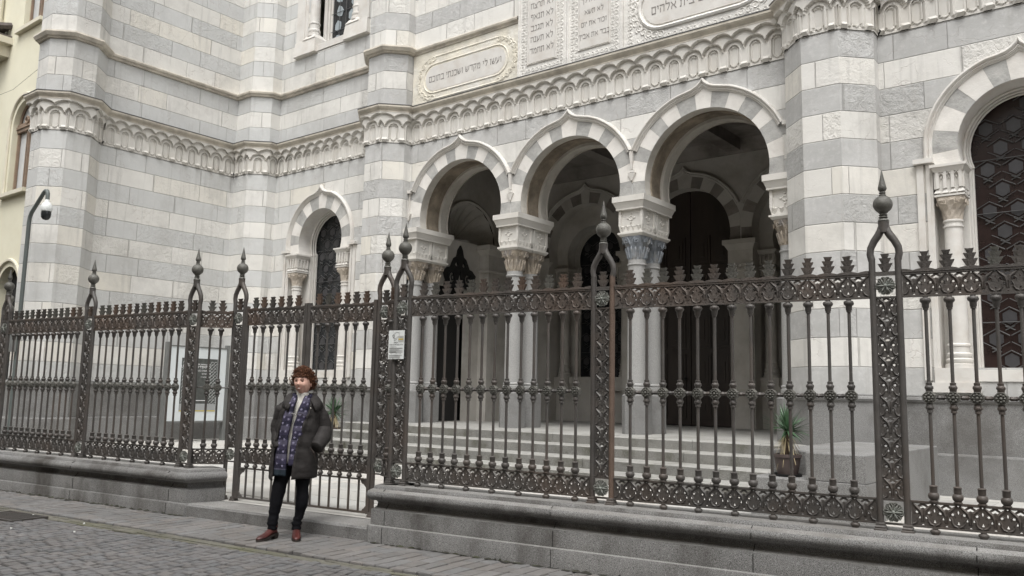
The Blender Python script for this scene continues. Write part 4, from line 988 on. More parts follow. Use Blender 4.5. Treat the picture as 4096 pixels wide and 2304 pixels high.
def tubes(z0):
    if z0 not in TUBE:
        m = MB(); m.loft([[(x, y, z) for x, y in [(.024*cos(rad(a+22.5)), .026*sin(rad(a+22.5))) for a in range(0, 360, 45)]] for z in (z0, 2.46)]); TUBE[z0] = m.build('post_tube', 'iron', link=False, smooth=60).data
        m = MB()
        m.loft([[(x*k, y*k, z) for x, y in ((-1, -1), (1, -1), (1, 1), (-1, 1))] for k, z in ((.042, z0), (.042, z0+.008), (.034, z0+.014), (.036, z0+.024), (.030, z0+.034), (.031, z0+.044), (.027, z0+.055))]); TUBE[z0, 1] = m.build('post_foot', 'iron', link=False).data
    return TUBE[z0], TUBE[z0, 1]
YOKE = MB()
for s in (-1, 1): YOKE.tube([(s*.0875, 0, 2.452), (s*.098, 0, 2.50), (s*.092, 0, 2.545), (s*.068, 0, 2.595), (s*.040, 0, 2.635), (s*.024, 0, 2.665), (s*.02, 0, 2.70)], [.026, .025, .026, .027, .028, .028, .02], 8)
YOKE.lathe([(.036, 2.655), (.038, 2.69), (.037, 2.715), (.039, 2.728), (.039, 2.735)], n=12); YOKE = YOKE.build('yoke', 'iron', link=False, smooth=60).data
FIN = MB(); FIN.lathe([(.034, 2.735), (.040, 2.742), (.034, 2.754), (.024, 2.76), (.034, 2.768), (.024, 2.777), (.032, 2.786), (.022, 2.795), (.036, 2.806)], n=14)
pts = []; 
rings = []
for i in range(11):
    t = -1.25+2.5*i/10; rings.append([(.067*cos(t)*(1+(.02 if j % 2 else -.02)*(1 if i < 9 else 0))*cos(2*pi*j/32), .067*cos(t)*(1+(.02 if j % 2 else -.02))*sin(2*pi*j/32), 2.866+.067*sin(t)) for j in range(32)])
FIN.loft(rings); FIN.lathe([(.024, 2.925), (.026, 2.936), (.017, 2.944), (.025, 2.952), (.017, 2.961), (.024, 2.968), (.031, 2.982), (.029, 2.998), (.015, 3.06), (.002, 3.125)], n=14); FIN = FIN.build('finial', 'boss', link=False, smooth=50).data
ROS = MB()
for k in range(6):
    T = Matrix.Rotation(pi/3*k+pi/6, 4, 'Y'); q = MB(T)
    o_ = [(0, .004), (.018, .018), (.03, .04), (.028, .058), (.012, .068), (0, .062), (-.012, .068), (-.028, .058), (-.03, .04), (-.018, .018)]
    q.plate(o_, [], lambda u, v, kk: (u, -.012-.010*(v/.07)+.012*kk-.006*(1-abs(u)/.03), v)); q.tube([(0, -.03, .01), (0, -.032, .04), (0, -.026, .058)], [.006, .007, .003], 5)
    for s in (-1, 1): q.tube([(s*.006, -.026, .02), (s*.018, -.026, .042), (s*.016, -.022, .058)], .004, 4)
    ROS.add(q.v, q.f)
ROS.sphere((0, -.03, 0), (.014, .014, .014), 8, 5); ROS = ROS.build('rosette', 'verdigris', link=False).data
STRIP = {}
def post(s, b, label, dz=0., z0=.53, rz=0., pos=None):
    p = fp(s, b) if pos is None else Vector(pos)
    r = empty('fence_post', (p.x, p.y, dz), FANG+rz, label, 'fence post', 'iron fence posts')
    td, fd_ = tubes(z0-dz if z0 < .5 else z0)
    for x in (-.0875, .0875): t = inst('post_tube', td, r, (x, 0, 0)); inst('post_foot', fd_, t)
    if 's' not in STRIP:
        STRIP['s'] = band(10, 'iron', 'ornament_strip', vert=True)
        m = MB(); m.box(-.066, .066, -.014, .014, 0, .014); STRIP['c'] = m.build('cross_bar', 'iron', link=False).data
    inst('ornament_strip', STRIP['s'], r, (0, 0, .745)); [inst('cross_bar', STRIP['c'], r, (0, 0, z)) for z in (.572, .737, 2.17, 2.337, 2.352)]
    inst('rosette', ROS, r, (0, 0, .66)); inst('rosette', ROS, r, (0, 0, 2.26)); inst('spike', SPK, r, (0, 0, 2.366)); inst('yoke', YOKE, r); inst('finial', FIN, r)
    return r
B = .22
post(-1.56, B, 'iron fence post standing before the striped buttress, next to the big window'); pm = post(-3.81, B, 'iron fence post standing before the porch column with the blue grey capital')
post(-6.0, B, 'iron fence post that carries the white video surveillance sign')
post(-9.16, B, 'iron fence post on the plinth corner, standing in front of the notice board', DZL)
post(-11.25, B, 'iron fence post with a brownish ball finial, before the plain striped side wall', DZL)
post(-13.3, B, 'iron fence post at the bend of the fence, nearest the camera pole', DZL)
tb = [x for x in scene.objects if x.parent == pm and x.name.startswith('post_tube')][1]; tb.material_slots[0].link = 'OBJECT'; tb.material_slots[0].material = M['spikerust']; tb['label'] = 'rusty brown post tube'
GL, GR, GB = -8.72, -6.47, .52
post(GL, GB, 'tall iron gate post between the short rusty fence return and the gate leaf', 0, .13)
post(GR, GB, 'tall iron gate post close beside the post with the surveillance sign', 0, .13)
gap = .112
panel(fp(-6.0+gap, B), fp(-3.81-gap, B), 'iron fence section of thirteen bars before the porch, from sign post to blue capital')
panel(fp(-3.81+gap, B), fp(-1.56-gap, B), 'iron fence section of thirteen bars in front of the yucca on the granite block')
panel(fp(-1.56+gap, B), fp(.69-gap, B), 'iron fence section before the big window with dark red glass')
panel(fp(-11.25+gap, B), fp(-9.16-gap, B), 'iron fence section of twelve bars that ends at the notice board', DZL)
panel(fp(-13.3+gap, B), fp(-11.25-gap, B), 'iron fence section of twelve bars before the octagonal pilaster and camera pole', DZL)
c, d_ = fp(-9.16, B), fp(GL, GB); u = (d_-c).normalized(); panel(c+u*.075, d_-u*.075, 'short rusty fence return of two bars between plinth corner and gate post', DZL)
c, d_ = fp(GR, GB), fp(-6.0, B); u = (d_-c).normalized(); panel(c+u*.075, d_-u*.075, 'short fence return seen almost edge on between gate post and sign post')
c = fp(-13.3, B); e = Vector((-17.1, 6.48, 0)); m_ = (c+e)/2; ang = math.atan2((c-e).y, (c-e).x)-FANG; u = (c-e).normalized()
post(0, 0, 'iron fence post half hidden behind the bend post, before the dark archway', DZL, rz=ang, pos=e); post(0, 0, 'iron fence post halfway between the bend and the dark archway', DZL, rz=ang, pos=m_)
panel(m_+u*gap, c-u*gap, 'receding fence section just behind the bend of the fence', DZL); panel(e+u*gap, m_-u*gap, 'receding fence section farthest from the street, by the dark archway', DZL)
def gate_leaf(a, b, label, latch):
    r, xs, L = panel(a, b, label, gate=True, name='gate_leaf', group='iron gate leaves')
    m = MB()
    for x in (-L/2-.0, L/2): m.box(x-.022, x+.022, -.018, .018, .165, 2.40)
    m.box(-L/2+.022, L/2-.022, -.015, .015, .17, .19); m.box(-L/2+.022, L/2-.022, -.013, .013, .505, .522); m.build('gate_frame', 'iron', r)
    for x in xs:
        q = MB(); q.tube([(x, 0, .19), (x, 0, .505)], .0125, 8); q.lathe([(.014, .522), (.028, .532), (.03, .546), (.022, .56), (.016, .5725)], (x, 0, 0), 8); q.build('lower_bar', 'iron', r)
    q = MB()
    for x, s in ((((L/2-.022, -1),) if latch else ((-L/2+.022, 1),))):
        q.plate([(x, .19), (x+s*.06, .19), (x+s*.05, .21), (x+s*.03, .22), (x+s*.02, .235), (x, .25)][::s], [], lambda u2, v, k: (u2, -.008+.016*k, v))
        q.plate([(x, .505), (x+s*.09, .505), (x+s*.07, .47), (x+s*.04, .46), (x, .42)][::-s], [], lambda u2, v, k: (u2, -.008+.016*k, v))
    q.build('corner_bracket', 'iron', r)
    if latch:
        q = MB(); q.box(-L/2-.05, -L/2+.12, -.035, -.018, .60-.2, .63-.2); q.box(-L/2-.03, -L/2+.05, -.04, -.018, 1.15, 1.3); q.build('latch', 'wrought', r)
g0, g1 = fp(GL+.135, GB), fp(GR-.135, GB); gm = (g0+g1)/2; ug = (g1-g0).normalized()
gate_leaf(g0, gm-ug*.026, 'iron gate leaf directly behind the woman, hung beside the rusty fence return', False); gate_leaf(gm+ug*.026, g1, 'iron gate leaf with the latch, hung beside the sign post', True)
# ---------------------------------------------------------------- sign, ribbon, notice board, camera pole
M['signwhite'] = stone('sign_white', (.72, .74, .73), .02, 2., .4, 0)
M['signgrey'] = stone('sticker_grey', (.5, .5, .48), .02, 2., .4, 0); M['yellow'] = stone('yellow_stripe', (.55, .42, .04), .05, 2., .5, 0); M['signink'] = stone('sign_ink', (.05, .05, .05), .1, 5., .6, 0)
p = fp(-6.035, B-.045); r = empty('video_sign', (p.x, p.y, 1.89), FANG, 'white video surveillance sign with small print fixed to the post right of the gate', 'sign')
m = MB(); m.plate([(-.095, -.142), (.095, -.142), (.098, -.139), (.098, .139), (.095, .142), (-.095, .142), (-.098, .139), (-.098, -.139)], [], lambda u, v, k: (u, .004*k, v)); m.build('sign_plate', 'signwhite', r)
m = MB(); pt = lambda x, z: (lambda u, v: (x+u, -.0015, z+v))
put_text(m, 'AREA', .021, pt(-.005, .014)); put_text(m, 'VIDEOSORVEGLIATA', .0185, pt(-.002, -.006))
for i, z in enumerate((-.022, -.034, -.040, -.051, -.057, -.068, -.073, -.078)): m.box(-.085, .082 if i % 3 else .0+.04*(i % 2), -.0015, 0, z, z+.0022)
put_text(m, 'RISPETTI LE NORME  (D.LGS.)', .0105, pt(-.002, -.094))
for z in (-.108, -.113, -.123, -.132): m.box(-.085, .075-.02*(z < -.11), -.0015, 0, z, z+.0022)
m.tube([(-.02+.055*x, -.002, .085+.04*z) for x, z in ((-.4, .3), (.4, 1), (1, .8), (1.05, .1), (.2, -.6), (-.3, -.5))], .0012, 4, closed=True); m.tube([(-.035+.012*cos(rad(a)), -.002, .085+.015*sin(rad(a))) for a in range(0, 360, 40)], .002, 4, closed=True)
m.tube([(.01, -.002, .062), (0, -.002, .05), (-.025, -.002, .045), (-.03, -.002, .038)], .0012, 4)
for x, z in ((-.04, .128), (.04, .128), (-.04, -.136), (.035, -.136)): m.lathe([(.004, 0), (0, .002)], (x, -.002, z), 6)
m.build('sign_lettering', 'signink', r)
m = MB(); m.box(.022, .094, -.003, 0, .028, .088); k = m.build('warning_sticker', 'signgrey', r); m = MB(); m.box(.03, .088, -.0045, -.003, .048, .060); m.build('yellow_bar', 'yellow', k); m = MB(); put_text(m, 'ATTENZIONE', .0085, lambda u, v: (.06+u, -.0045, .072+v)); m.build('sticker_text', 'signink', k)
M['green'] = stone('green_ribbon', (.01, .22, .06), .2, 20., .35, 0)
p = fp(-7.18*1.045, GB-.03); m = MB()
for a in (20, 160, 250, 310): m.tube([(p.x+.03*k*cos(rad(a)), p.y-.02, 1.545+.028*k*sin(rad(a))) for k in (.1, .7, 1.1)]+[(p.x+.03*cos(rad(a+25)), p.y-.03, 1.545+.03*sin(rad(a+25))), (p.x, p.y-.02, 1.545)], [.004, .009, .009, .008, .004], 5)
m.tube([(p.x, p.y-.02, 1.54), (p.x+.01, p.y-.03, 1.50), (p.x-.005, p.y-.025, 1.475)], .008, 5); tag(m.build('green_ribbon', 'green'), "bright green ribbon tied to a gate bar beside the woman's hair", 'ribbon')
# notice board
M['boardframe'] = stone('grey_board_frame', (.16, .165, .16), .1, 4., .5, .1, 30.); M['boardwhite'] = stone('board_white', (.66, .70, .71), .04, 1.2, .35, .05, 6.)
M['poster'] = stone('poster_dark', (.075, .08, .075), .25, 14., .5, 0); M['posterlt'] = stone('poster_grey', (.33, .34, .34), .05, 3., .5, 0); M['posterpat'] = stone('poster_pattern', (.40, .41, .40), .1, 3., .5, 0); M['postertxt'] = stone('poster_white', (.8, .8, .8), .02, 3., .5, 0)
BX = -18.6; r = empty('notice_board', (BX, 11.35, .15), 0, 'free standing notice board with a dark exhibition poster behind the fence', 'notice board')
def bp(mb, name, mat, par=None): o = mb.build(name, mat); o.parent = par or r; o.location = Vector((0, 0, 0)) if par else -r.location; return o
m = MB(); m.box(BX-.06, BX+.04, 10.6, 12.1, .62, 2.42); bp(m, 'board_panel', 'boardwhite')
m = MB(); m.box(BX-.07, BX+.055, 10.60, 12.10, 2.40, 2.43); m.box(BX-.07, BX+.055, 10.60, 12.10, .60, .64)
bp(m, 'board_frame', 'boardframe')
for y in (10.54, 12.14): m = MB(); m.box(BX-.07, BX+.06, y-.035, y+.035, .14, 2.50); bp(m, 'board_leg', 'boardframe')
m = MB(); X = BX+.046; m.box(BX, X, 10.9, 11.86, .88, 2.14); po = bp(m, 'poster', 'poster')
m = MB(); m.box(BX, X+.002, 10.9, 11.86, .88, 1.05); bp(m, 'poster_foot', 'posterlt', po); m = MB(); m.box(BX, X+.003, 10.9, 11.86, .868, .888); bp(m, 'yellow_strip', 'yellow', po)
for y0, y1 in ((10.92, 11.12), (11.68, 11.84)):
    m = MB(); z = 1.09
    while z < 2.1:
        for y in ((y0+y1)/2-.045, (y0+y1)/2+.045): m.tube([(X+.003, y+.045*cos(rad(a)), z+.045*sin(rad(a))) for a in range(0, 300, 60)], .006, 4, closed=True)
        z += .085
    bp(m, 'poster_border', 'posterpat', po)
m = MB(); q = lambda y, z: (lambda u, v: (X+.004, y+u, z+v))
for i, (tx, sz) in enumerate((('PER ANNULLARE', .05), ('UN NUOVO TEMPIO', .085), ('TRA OBLIO E REALTÀ', .055), ('DI NOTTE', .05), ('11 NOVEMBRE', .04))): put_text(m, tx, sz, q(11.67, 1.98-i*.075), align='RIGHT'); bp(m, 'poster_text', 'postertxt', po); m = MB()
m.box(X, X+.004, 11.2, 11.66, 1.945, 1.952); bp(m, 'poster_rule', 'postertxt', po); m = MB(); m.box(X, X+.004, 11.3, 11.6, 1.12, 1.135); bp(m, 'poster_rule', 'postertxt', po)
# surveillance camera on its pole
M['polegrey'] = stone('dark_grey_pole', (.10, .115, .11), .08, 2., .5, .05, 30.)
px, py = -19.05, 7.42; r = empty('camera_pole', (px, py, .15), 0, 'dark grey pole with bent arm holding a white dome camera', 'camera pole')
def bp(mb, name, mat, par=None, **k): o = mb.build(name, mat, **k); o.parent = par or r; o.location = Vector((0, 0, 0)) if par else -r.location; return o
m = MB(); m.tube([(px, py, .15), (px, py, 4.86), (px+.02, py, 4.98), (px+.09, py, 5.08), (px+.60, py, 5.44), (px+.68, py, 5.475), (px+.76, py, 5.46), (px+.80, py, 5.40), (px+.805, py, 5.26)], .042, 10); m.lathe([(.1, .15), (.1, .17), (.05, .18)], (px, py, 0), 12)
bp(m, 'pole', 'polegrey', smooth=60); m = MB(); m.box(px-.08, px+.06, py-.16, py-.04, 2.1, 2.45); bp(m, 'junction_box', 'boardframe')
m = MB(); m.lathe([(.045, 5.27), (.045, 5.22), (.08, 5.19), (.108, 5.13), (.112, 5.05), (.10, 5.02)], (px+.805, py, 0), 18); cm = bp(m, 'camera_housing', 'signwhite', smooth=50); m = MB(); m.lathe([(.095, 5.02), (.10, 4.96), (.088, 4.89), (.055, 4.845), (.0, 4.83)], (px+.805, py, 0), 18); bp(m, 'camera_dome', 'blackglass', cm, smooth=60)
# ---------------------------------------------------------------- potted yuccas
M['leafg'] = stone('yucca_leaf', (.055, .115, .055), .3, 6., .5, .1, 30.); M['dry'] = stone('dry_yucca_leaf', (.40, .33, .20), .25, 8., .8, .1, 30.); M['trunk'] = stone('yucca_trunk', (.09, .06, .04), .3, 8., .9, .5, 30.); M['pot'] = stone('brown_pot', (.075, .055, .05), .12, 3., .6, .15, 30., stain=(.12, .10, .09), stsc=3., stamt=.5)
def yucca(x, y, z, k, label, seed):
    rn = random.Random(seed); r = empty('potted_yucca', (x, y, z), 0, label, 'potted plant', 'potted yuccas'); r.scale = (k, k, k)
    m = MB(); m.lathe([(.105, .012), (.115, .05), (.135, .15), (.142, .205), (.155, .208), (.155, .24), (.135, .242), (.13, .215), (0, .21)], n=20); m.build('pot', 'pot', r, smooth=40)
    m = MB(); m.lathe([(.10, 0), (.15, .004), (.16, .028), (.15, .028), (.14, .012), (0, .012)], n=20); m.build('saucer', 'wrought', r)
    m = MB(); m.lathe([(.04, .2), (.035, .3), (.04, .4), (.035, .5)], n=8); m.build('trunk', 'trunk', r)
    m = MB()
    def blade(m, b, el, az, L, w, droop):
        d = Vector((cos(az), sin(az), 0)); n = Vector((-sin(az), cos(az), 0)); A, C = [], []
        for i in range(6):
            t = i/5; p = Vector(b)+d*(L*t*cos(el)+0)+Vector((0, 0, L*t*sin(el)-droop*t*t*L)); ww = w*(1-t**1.6)*(.6+.8*min(1, t*3))*.5+.0008
            A.append((p-n*ww, p+Vector((0, 0, -ww*.5)), p+n*ww))
        m.add([q for a in A for q in a], [(3*i+j, 3*i+j+1, 3*i+j+4, 3*i+j+3) for i in range(5) for j in range(2)])
    for i in range(95): el = rad(rn.uniform(-18, 88)); blade(m, (0, 0, .47+rn.uniform(0, .06)), el, rn.uniform(0, 2*pi), rn.uniform(.2, .36), rn.uniform(.012, .023), rn.uniform(0, .16) if el > .5 else rn.uniform(0, .35))
    m.build('green_leaves', 'leafg', r)
    m = MB()
    for i in range(54): a_ = rn.uniform(0, 2*pi); blade(m, (.03*cos(a_), .03*sin(a_), .475-rn.uniform(0, .09)), rad(rn.uniform(-78, -48)), a_, rn.uniform(.14, .33), rn.uniform(.006, .014), rn.uniform(0, .15))
    m.build('dry_leaves', 'dry', r)
yucca(-3.40, 9.36, .588, 1., 'potted yucca with dry hanging leaves on a granite block by the steps', 4)
yucca(-14.40, 12.12, .325, 1.3, "potted yucca seen through the gate beside the woman's shoulder", 9)
# ---------------------------------------------------------------- cream building on the left
YC = 9.5; CR = empty('cream_building', (-26, YC, 0), label='cream plastered building with arched windows beside the striped building', cat='building')
mb = MB(); cx = -25.42
def archp(cx, hw, z0, cz, n=18): return [(cx-hw, z0), (cx+hw, z0)]+arc(cx, cz, hw, 0, 180, n)[0:]
mb.poly([(-45, 0), (-20.25, 0), (-20.25, 16), (-45, 16)], [archp(cx, .70, 6.85, 8.85)[::-1], archp(cx, .70, .0+.02, 4.0)[::-1], [(cx-.68, 11.85), (cx-.68, 14.5), (cx+.68, 14.5), (cx+.68, 11.85)]], lambda u, v: (u, YC, v))
mb.quad((-20.25, YC, 0), (-20.25, 20, 0), (-20.25, 20, 16), (-20.25, YC, 16))
for ol in (archp(cx, .70, 6.85, 8.85), archp(cx, .70, .02, 4.0), [(cx-.68, 11.85), (cx+.68, 11.85), (cx+.68, 14.5), (cx-.68, 14.5)]):
    n = len(ol); mb.add([(u, YC, v) for u, v in ol]+[(u, YC+.26, v) for u, v in ol], [(i, (i+1) % n, n+(i+1) % n, n+i) for i in range(n)])
part(mb, 'plaster_wall', 'cream', CR)
mb = MB()
for z0, cz in ((6.85, 8.85), (1.0, 4.0)):
    a = archp(cx, .88, z0, cz)[2:]; pth = [(cx+.88, z0)]+a+[(cx-.88, z0)]
    mb.tube([(p[0], YC-.02, p[1]) for p in pth], .05, 6)
part(mb, 'arch_surround', 'creamtrim', CR)
mb = MB(); mb.box(cx-1.0, cx+.8, YC-.16, YC+.4, 6.74, 6.85); part(mb, 'window_sill', 'creamtrim', CR); mb = MB(); mb.box(cx-.95, cx+.8, YC-.14, YC+.4, 11.74, 11.85); part(mb, 'window_sill', 'creamtrim', CR)
mb = MB()
mb.quad((cx-.7, YC+.22, 6.85), (cx+.7, YC+.22, 6.85), (cx+.7, YC+.22, 9.6), (cx-.7, YC+.22, 9.6)); part(mb, 'window', 'curtain', CR); mb = MB(); mb.quad((cx-.7, YC+.22, 11.85), (cx+.7, YC+.22, 11.85), (cx+.7, YC+.22, 14.5), (cx-.7, YC+.22, 14.5))
wn = part(mb, 'window', 'curtain', CR)
mb = MB(); up = MB()
for x in (-.66, -.03, .03, .66): mb.box(cx+x-.045, cx+x+.045, YC+.15, YC+.21, 6.85, 8.75); up.box(cx+x-.045, cx+x+.045, YC+.15, YC+.21, 11.85, 14.5)
mb.box(cx-.7, cx+.7, YC+.12, YC+.21, 8.7, 8.95); mb.box(cx-.7, cx+.7, YC+.15, YC+.21, 6.85, 6.95); up.box(cx-.7, cx+.7, YC+.15, YC+.21, 11.85, 11.95); mb.tube([(cx+.66*cos(rad(a)), YC+.18, 8.9+.66*sin(rad(a))) for a in range(0, 181, 15)], .04, 5)
mb.tube([(cx+.1*cos(rad(a)), YC+.10, 8.98+.1*sin(rad(a))) for a in range(0, 360, 45)], .035, 5, closed=True); mb.box(cx-.7, cx+.7, YC+.09, YC+.15, 8.80, 8.86)
mb.build('window_frame', 'brownwood').parent = wn; up.build('window_frame', 'brownwood').parent = wn
mb = MB(); mb.quad((cx-.8, YC+.25, 0), (cx+.8, YC+.25, 0), (cx+.8, YC+.25, 4.8), (cx-.8, YC+.25, 4.8)); part(mb, 'dark_gateway', 'dark', CR)
mb = MB(); mb.box(-45, -26.75, YC-.75, YC+.0, 11.55, 11.75); mb.box(-45, -26.95, YC-.55, YC, 11.2, 11.55)
for i in range(30): mb.tube([(-27.0-i*.24, YC-.85, 11.93), (-27.0-i*.24, YC, 12.2)], .11, 6, 1)
mb.box(-45, -26.85, YC-.78, YC, 11.75, 11.84, 1)
part(mb, 'tiled_eave', ['creamtrim', 'tile'], CR)
mb = MB(); mb.tube([(-27.7, YC-.12, 12.2), (-27.7, YC-.12, 16)], .09, 10); mb.lathe([(.13, 12.3), (.13, 12.55)], (-27.7, YC-.12, 0), 10); part(mb, 'drainpipe', 'creamtrim', CR)
mb = MB(); mb.tube([(-29, YC-.1, 10.1), (-25, YC-.5, 9.62), (-20.9, 8.45-.2, 9.25)], .005, 4); tag(mb.build('cable', 'wrought'), 'thin dark cable strung from the cream wall to the octagonal pilaster', 'cable')

# ---------------------------------------------------------------- unseen building added across the street, behind the camera, to shade facade and ground
M['ochre'] = stone('ochre_plaster', (.42, .36, .27), .1, 1., .9, .1, 20.)
OB = empty('unseen_street_building', (-6, -6.2, 0), label='unseen plain ochre building added across the street to block low sky light', cat='building')
mb = MB(); xs = [-38+i*3.2 for i in range(19)]
mb.poly([(-40, 0), (24, 0), (24, 12.5), (-40, 12.5)], [[(x-.55, z), (x-.55, z+h), (x+.55, z+h), (x+.55, z)] for x in xs for z, h in ((1.2, 1.9), (5., 1.9), (8.8, 1.7))], lambda u, v: (u, -6.2, v), flip=True)
mb.box(-40, 24, -7.2, -5.7, 12.4, 12.7); mb.quad((-40, -6.2, 12.5), (24, -6.2, 12.5), (24, -16, 13.5), (-40, -16, 13.5)); mb.quad((24, -6.2, 0), (24, -16, 0), (24, -16, 13), (24, -6.2, 13)); mb.quad((-40, -6.2, 0), (-40, -16, 0), (-40, -16, 13), (-40, -6.2, 13))
part(mb, 'street_wall', 'ochre', OB)
for x in xs:
    for z, h in ((1.2, 1.9), (5., 1.9), (8.8, 1.7)): mb = MB(); mb.box(x-.6, x+.6, -6.5, -6.35, z-.05, z+h+.05); mb.box(x-.65, x+.65, -6.3, -6.08, z-.12, z-.02); mb.box(x-.03, x+.03, -6.35, -6.3, z, z+h); part(mb, 'window', 'blackglass', OB)
# ---------------------------------------------------------------- the woman in front of the gate
def cloth(name, col, var=.1, sc=6., rough=.9, bump=.3, bsc=60., **k): M[name] = stone(name, col, var, sc, rough, bump, bsc, **k)
cloth('coat', (.035, .032, .031), .3, 7., .6, .55, 7., stretch=2.2); cloth('knit', (.62, .60, .55), .05, 6., .95, .4, 140.); cloth('jeans', (.008, .008, .010), .2, 5., .8, .3, 40.)
cloth('boot', (.068, .018, .015), .45, 9., .4, .15, 40.); cloth('sole', (.03, .022, .018), .1, 5., .7, 0)
cloth('skin', (.62, .375, .295), .08, 22., .5, .06, 60.); cloth('cheek', (.50, .25, .19), .05, 14., .5, 0); cloth('lip', (.33, .135, .11), .05, 9., .4, 0); cloth('teeth', (.7, .67, .6), .02, 9., .3, 0); cloth('eye', (.02, .014, .012), .05, 9., .2, 0)
cloth('hair', (.078, .035, .020), .35, 30., .5, .3, 90.); cloth('hairlight', (.15, .07, .039), .3, 30., .5, .3, 90.); cloth('star', (.21, .195, .28), .06, 20., .95, .2, 150.)
def scarfmat():
    m, t, b = newmat('striped_scarf'); z = nd(t, 'ShaderNodeSeparateXYZ', {0: nd(t, 'ShaderNodeTexCoord').outputs['Object']}).outputs[2]
    q = ma(t, 'FRACT', ma(t, 'MULTIPLY', z, 7.4)); n = noise(t, nd(t, 'ShaderNodeTexCoord').outputs['Object'], 120., 3, .6)
    c = mx(t, ma(t, 'GREATER_THAN', q, .66), (.016, .015, .028), (.078, .072, .105)); c = mx(t, ma(t, 'MULTIPLY', ma(t, 'GREATER_THAN', q, .33), ma(t, 'LESS_THAN', q, .66)), c, (.032, .028, .052))
    c = mx(t, ramp(t, n, .4, .7, 0, .35), c, (.10, .095, .14)); c = mx(t, ma(t, 'LESS_THAN', z, .665), c, (.025, .035, .045))
    t.links.new(c, b.inputs['Base Color']); b.inputs['Roughness'].default_value = .95
    bn = nd(t, 'ShaderNodeBump', {'Strength': .3, 'Distance': .01, 'Height': n}); t.links.new(bn.outputs[0], b.inputs['Normal']); M['scarf'] = m
scarfmat()
for k_ in ('coat', 'jeans', 'knit', 'scarf', 'star', 'hair', 'hairlight'): M[k_].node_tree.nodes['Principled BSDF'].inputs['Specular IOR Level'].default_value = .12
WO = (-6.737, 5.29, .0); WR_ = math.atan2(.616, .788)+rad(13.5)
W_ = empty('person', WO, WR_, 'smiling curly haired woman in dark padded coat and purple star scarf, hands in pockets', 'person')
def lerp(tab, z):
    tab = sorted(tab)
    if z <= tab[0][0]: return tab[0][1:]
    for a, b in zip(tab, tab[1:]):
        if z <= b[0]:
            f = (z-a[0])/(b[0]-a[0]); f = f*f*(3-2*f)*.5+f*.5; return tuple(p+(q-p)*f for p, q in zip(a[1:], b[1:]))
    return tab[-1][1:]
wn = random.Random(5)
def wob(x, y, z, s=1.): 
    from mathutils import noise as N
    return N.noise(Vector((x*9*s, y*9*s, z*9*s)))
# head, neck and upper body: one continuous surface
HC = Vector((.050, -.005, 1.497)); HY = rad(-23); HK = 1.06
def hw(p):                                  # head space (x her left, y forward, z up) to the person's frame
    x, y, z = (c*HK for c in p); Z = z
    return Vector((HC.x+x*cos(HY)+y*sin(HY), HC.y+x*sin(HY)-y*cos(HY), HC.z+Z))
def head_r(az, el):
    """az 0 = forward; returns the point on the head in head space"""
    dx, dy, dz = sin(az)*cos(el), cos(az)*cos(el), sin(el)
    x, y, z = .077*dx, .092*dy, .113*dz
    if z < 0:
        k = (-z/.116); x *= 1-.24*k**1.7; y *= (1-.10*k) if dy > 0 else (1-.34*k)
    g = lambda a0, z0, sa, sz: math.exp(-((x-a0)/sa)**2-((z-z0)/sz)**2) if dy > .2 else 0
    y += .026*g(0, -.018, .012, .016)+.012*g(0, .008, .010, .022)+.005*g(0, .034, .05, .010)-.009*(g(.030, .014, .015, .011)+g(-.030, .014, .015, .011))
    y += .007*(g(.040, -.024, .018, .018)+g(-.040, -.024, .018, .018))-.004*g(0, -.050, .024, .005)+.005*g(0, -.060, .018, .007)+.004*g(0, -.042, .02, .006)+.009*g(0, -.094, .018, .014)
    y -= .003*(g(.034, -.045, .006, .016)+g(-.034, -.045, .006, .016))
    return x, y, z
mb = MB(); rings = []
for z, cx, a, b in ((1.10, .02, .17, .10), (1.2, .03, .18, .10), (1.27, .04, .14, .085), (1.315, .045, .075, .065), (1.35, .047, .054, .055), (1.385, .05, .052, .056)):
    rings.append([tuple((cx+a*sin(2*pi*j/56)*1., .012-b*cos(2*pi*j/56), z)) for j in range(56)])
for i in range(1, 42):
    el = -pi/2+.55+(pi-.56)*i/42
    rings.append([tuple(hw(head_r(2*pi*j/56-HY*.0, el))) for j in range(56)])
mb.loft(rings); 
body = mb.build('body', 'skin', W_, smooth=True)
mb = MB()
for s in (-1, 1):
    mb.sphere(tuple(hw((s*.030, .0785, .012))), (.0105, .008, .0030), 8, 6, 1)
    mb.tube([hw((s*x, y, z)) for x, y, z in ((.014, .092, .028), (.03, .0905, .034), (.046, .079, .029))], [.0014, .0026, .001], 5, 3)
    mb.tube([hw((s*x, y, z)) for x, y, z in ((.017, .087, .017), (.03, .087, .020), (.043, .078, .014))], .0018, 4, 3)
mb.tube([hw((x, y, z)) for x, y, z in ((-.028, .0775, -.040), (-.014, .0905, -.0475), (0, .094, -.049), (.014, .0905, -.0475), (.028, .0775, -.040))], [.001, .0026, .003, .0026, .001], 6, 2)
mb.tube([hw((x, y, z)) for x, y, z in ((-.026, .076, -.043), (-.013, .0885, -.0595), (0, .092, -.063), (.013, .0885, -.0595), (.026, .076, -.043))], [.001, .003, .0036, .003, .001], 6, 2)
mb.tube([hw((x, y, z)) for x, y, z in ((-.022, .080, -.044), (0, .0935, -.055), (.022, .080, -.044))], [.0025, .0068, .0025], 6, 0)
mb.build('face_features', ['teeth', 'eye', 'lip', 'hair', 'cheek'], body, smooth=True)
mb = MB()
for s in (-1, 1): mb.sphere(tuple(hw((s*.075, -.008, -.012))), (.012, .02, .030), 8, 6)
mb.build('ear', 'skin', body, smooth=True)
mb = MB(); rings = []
def hairline(fr): return .064-.14*max(0, 1-max(0, fr+.15)/.75)**1.2 if fr > -.15 else -.085
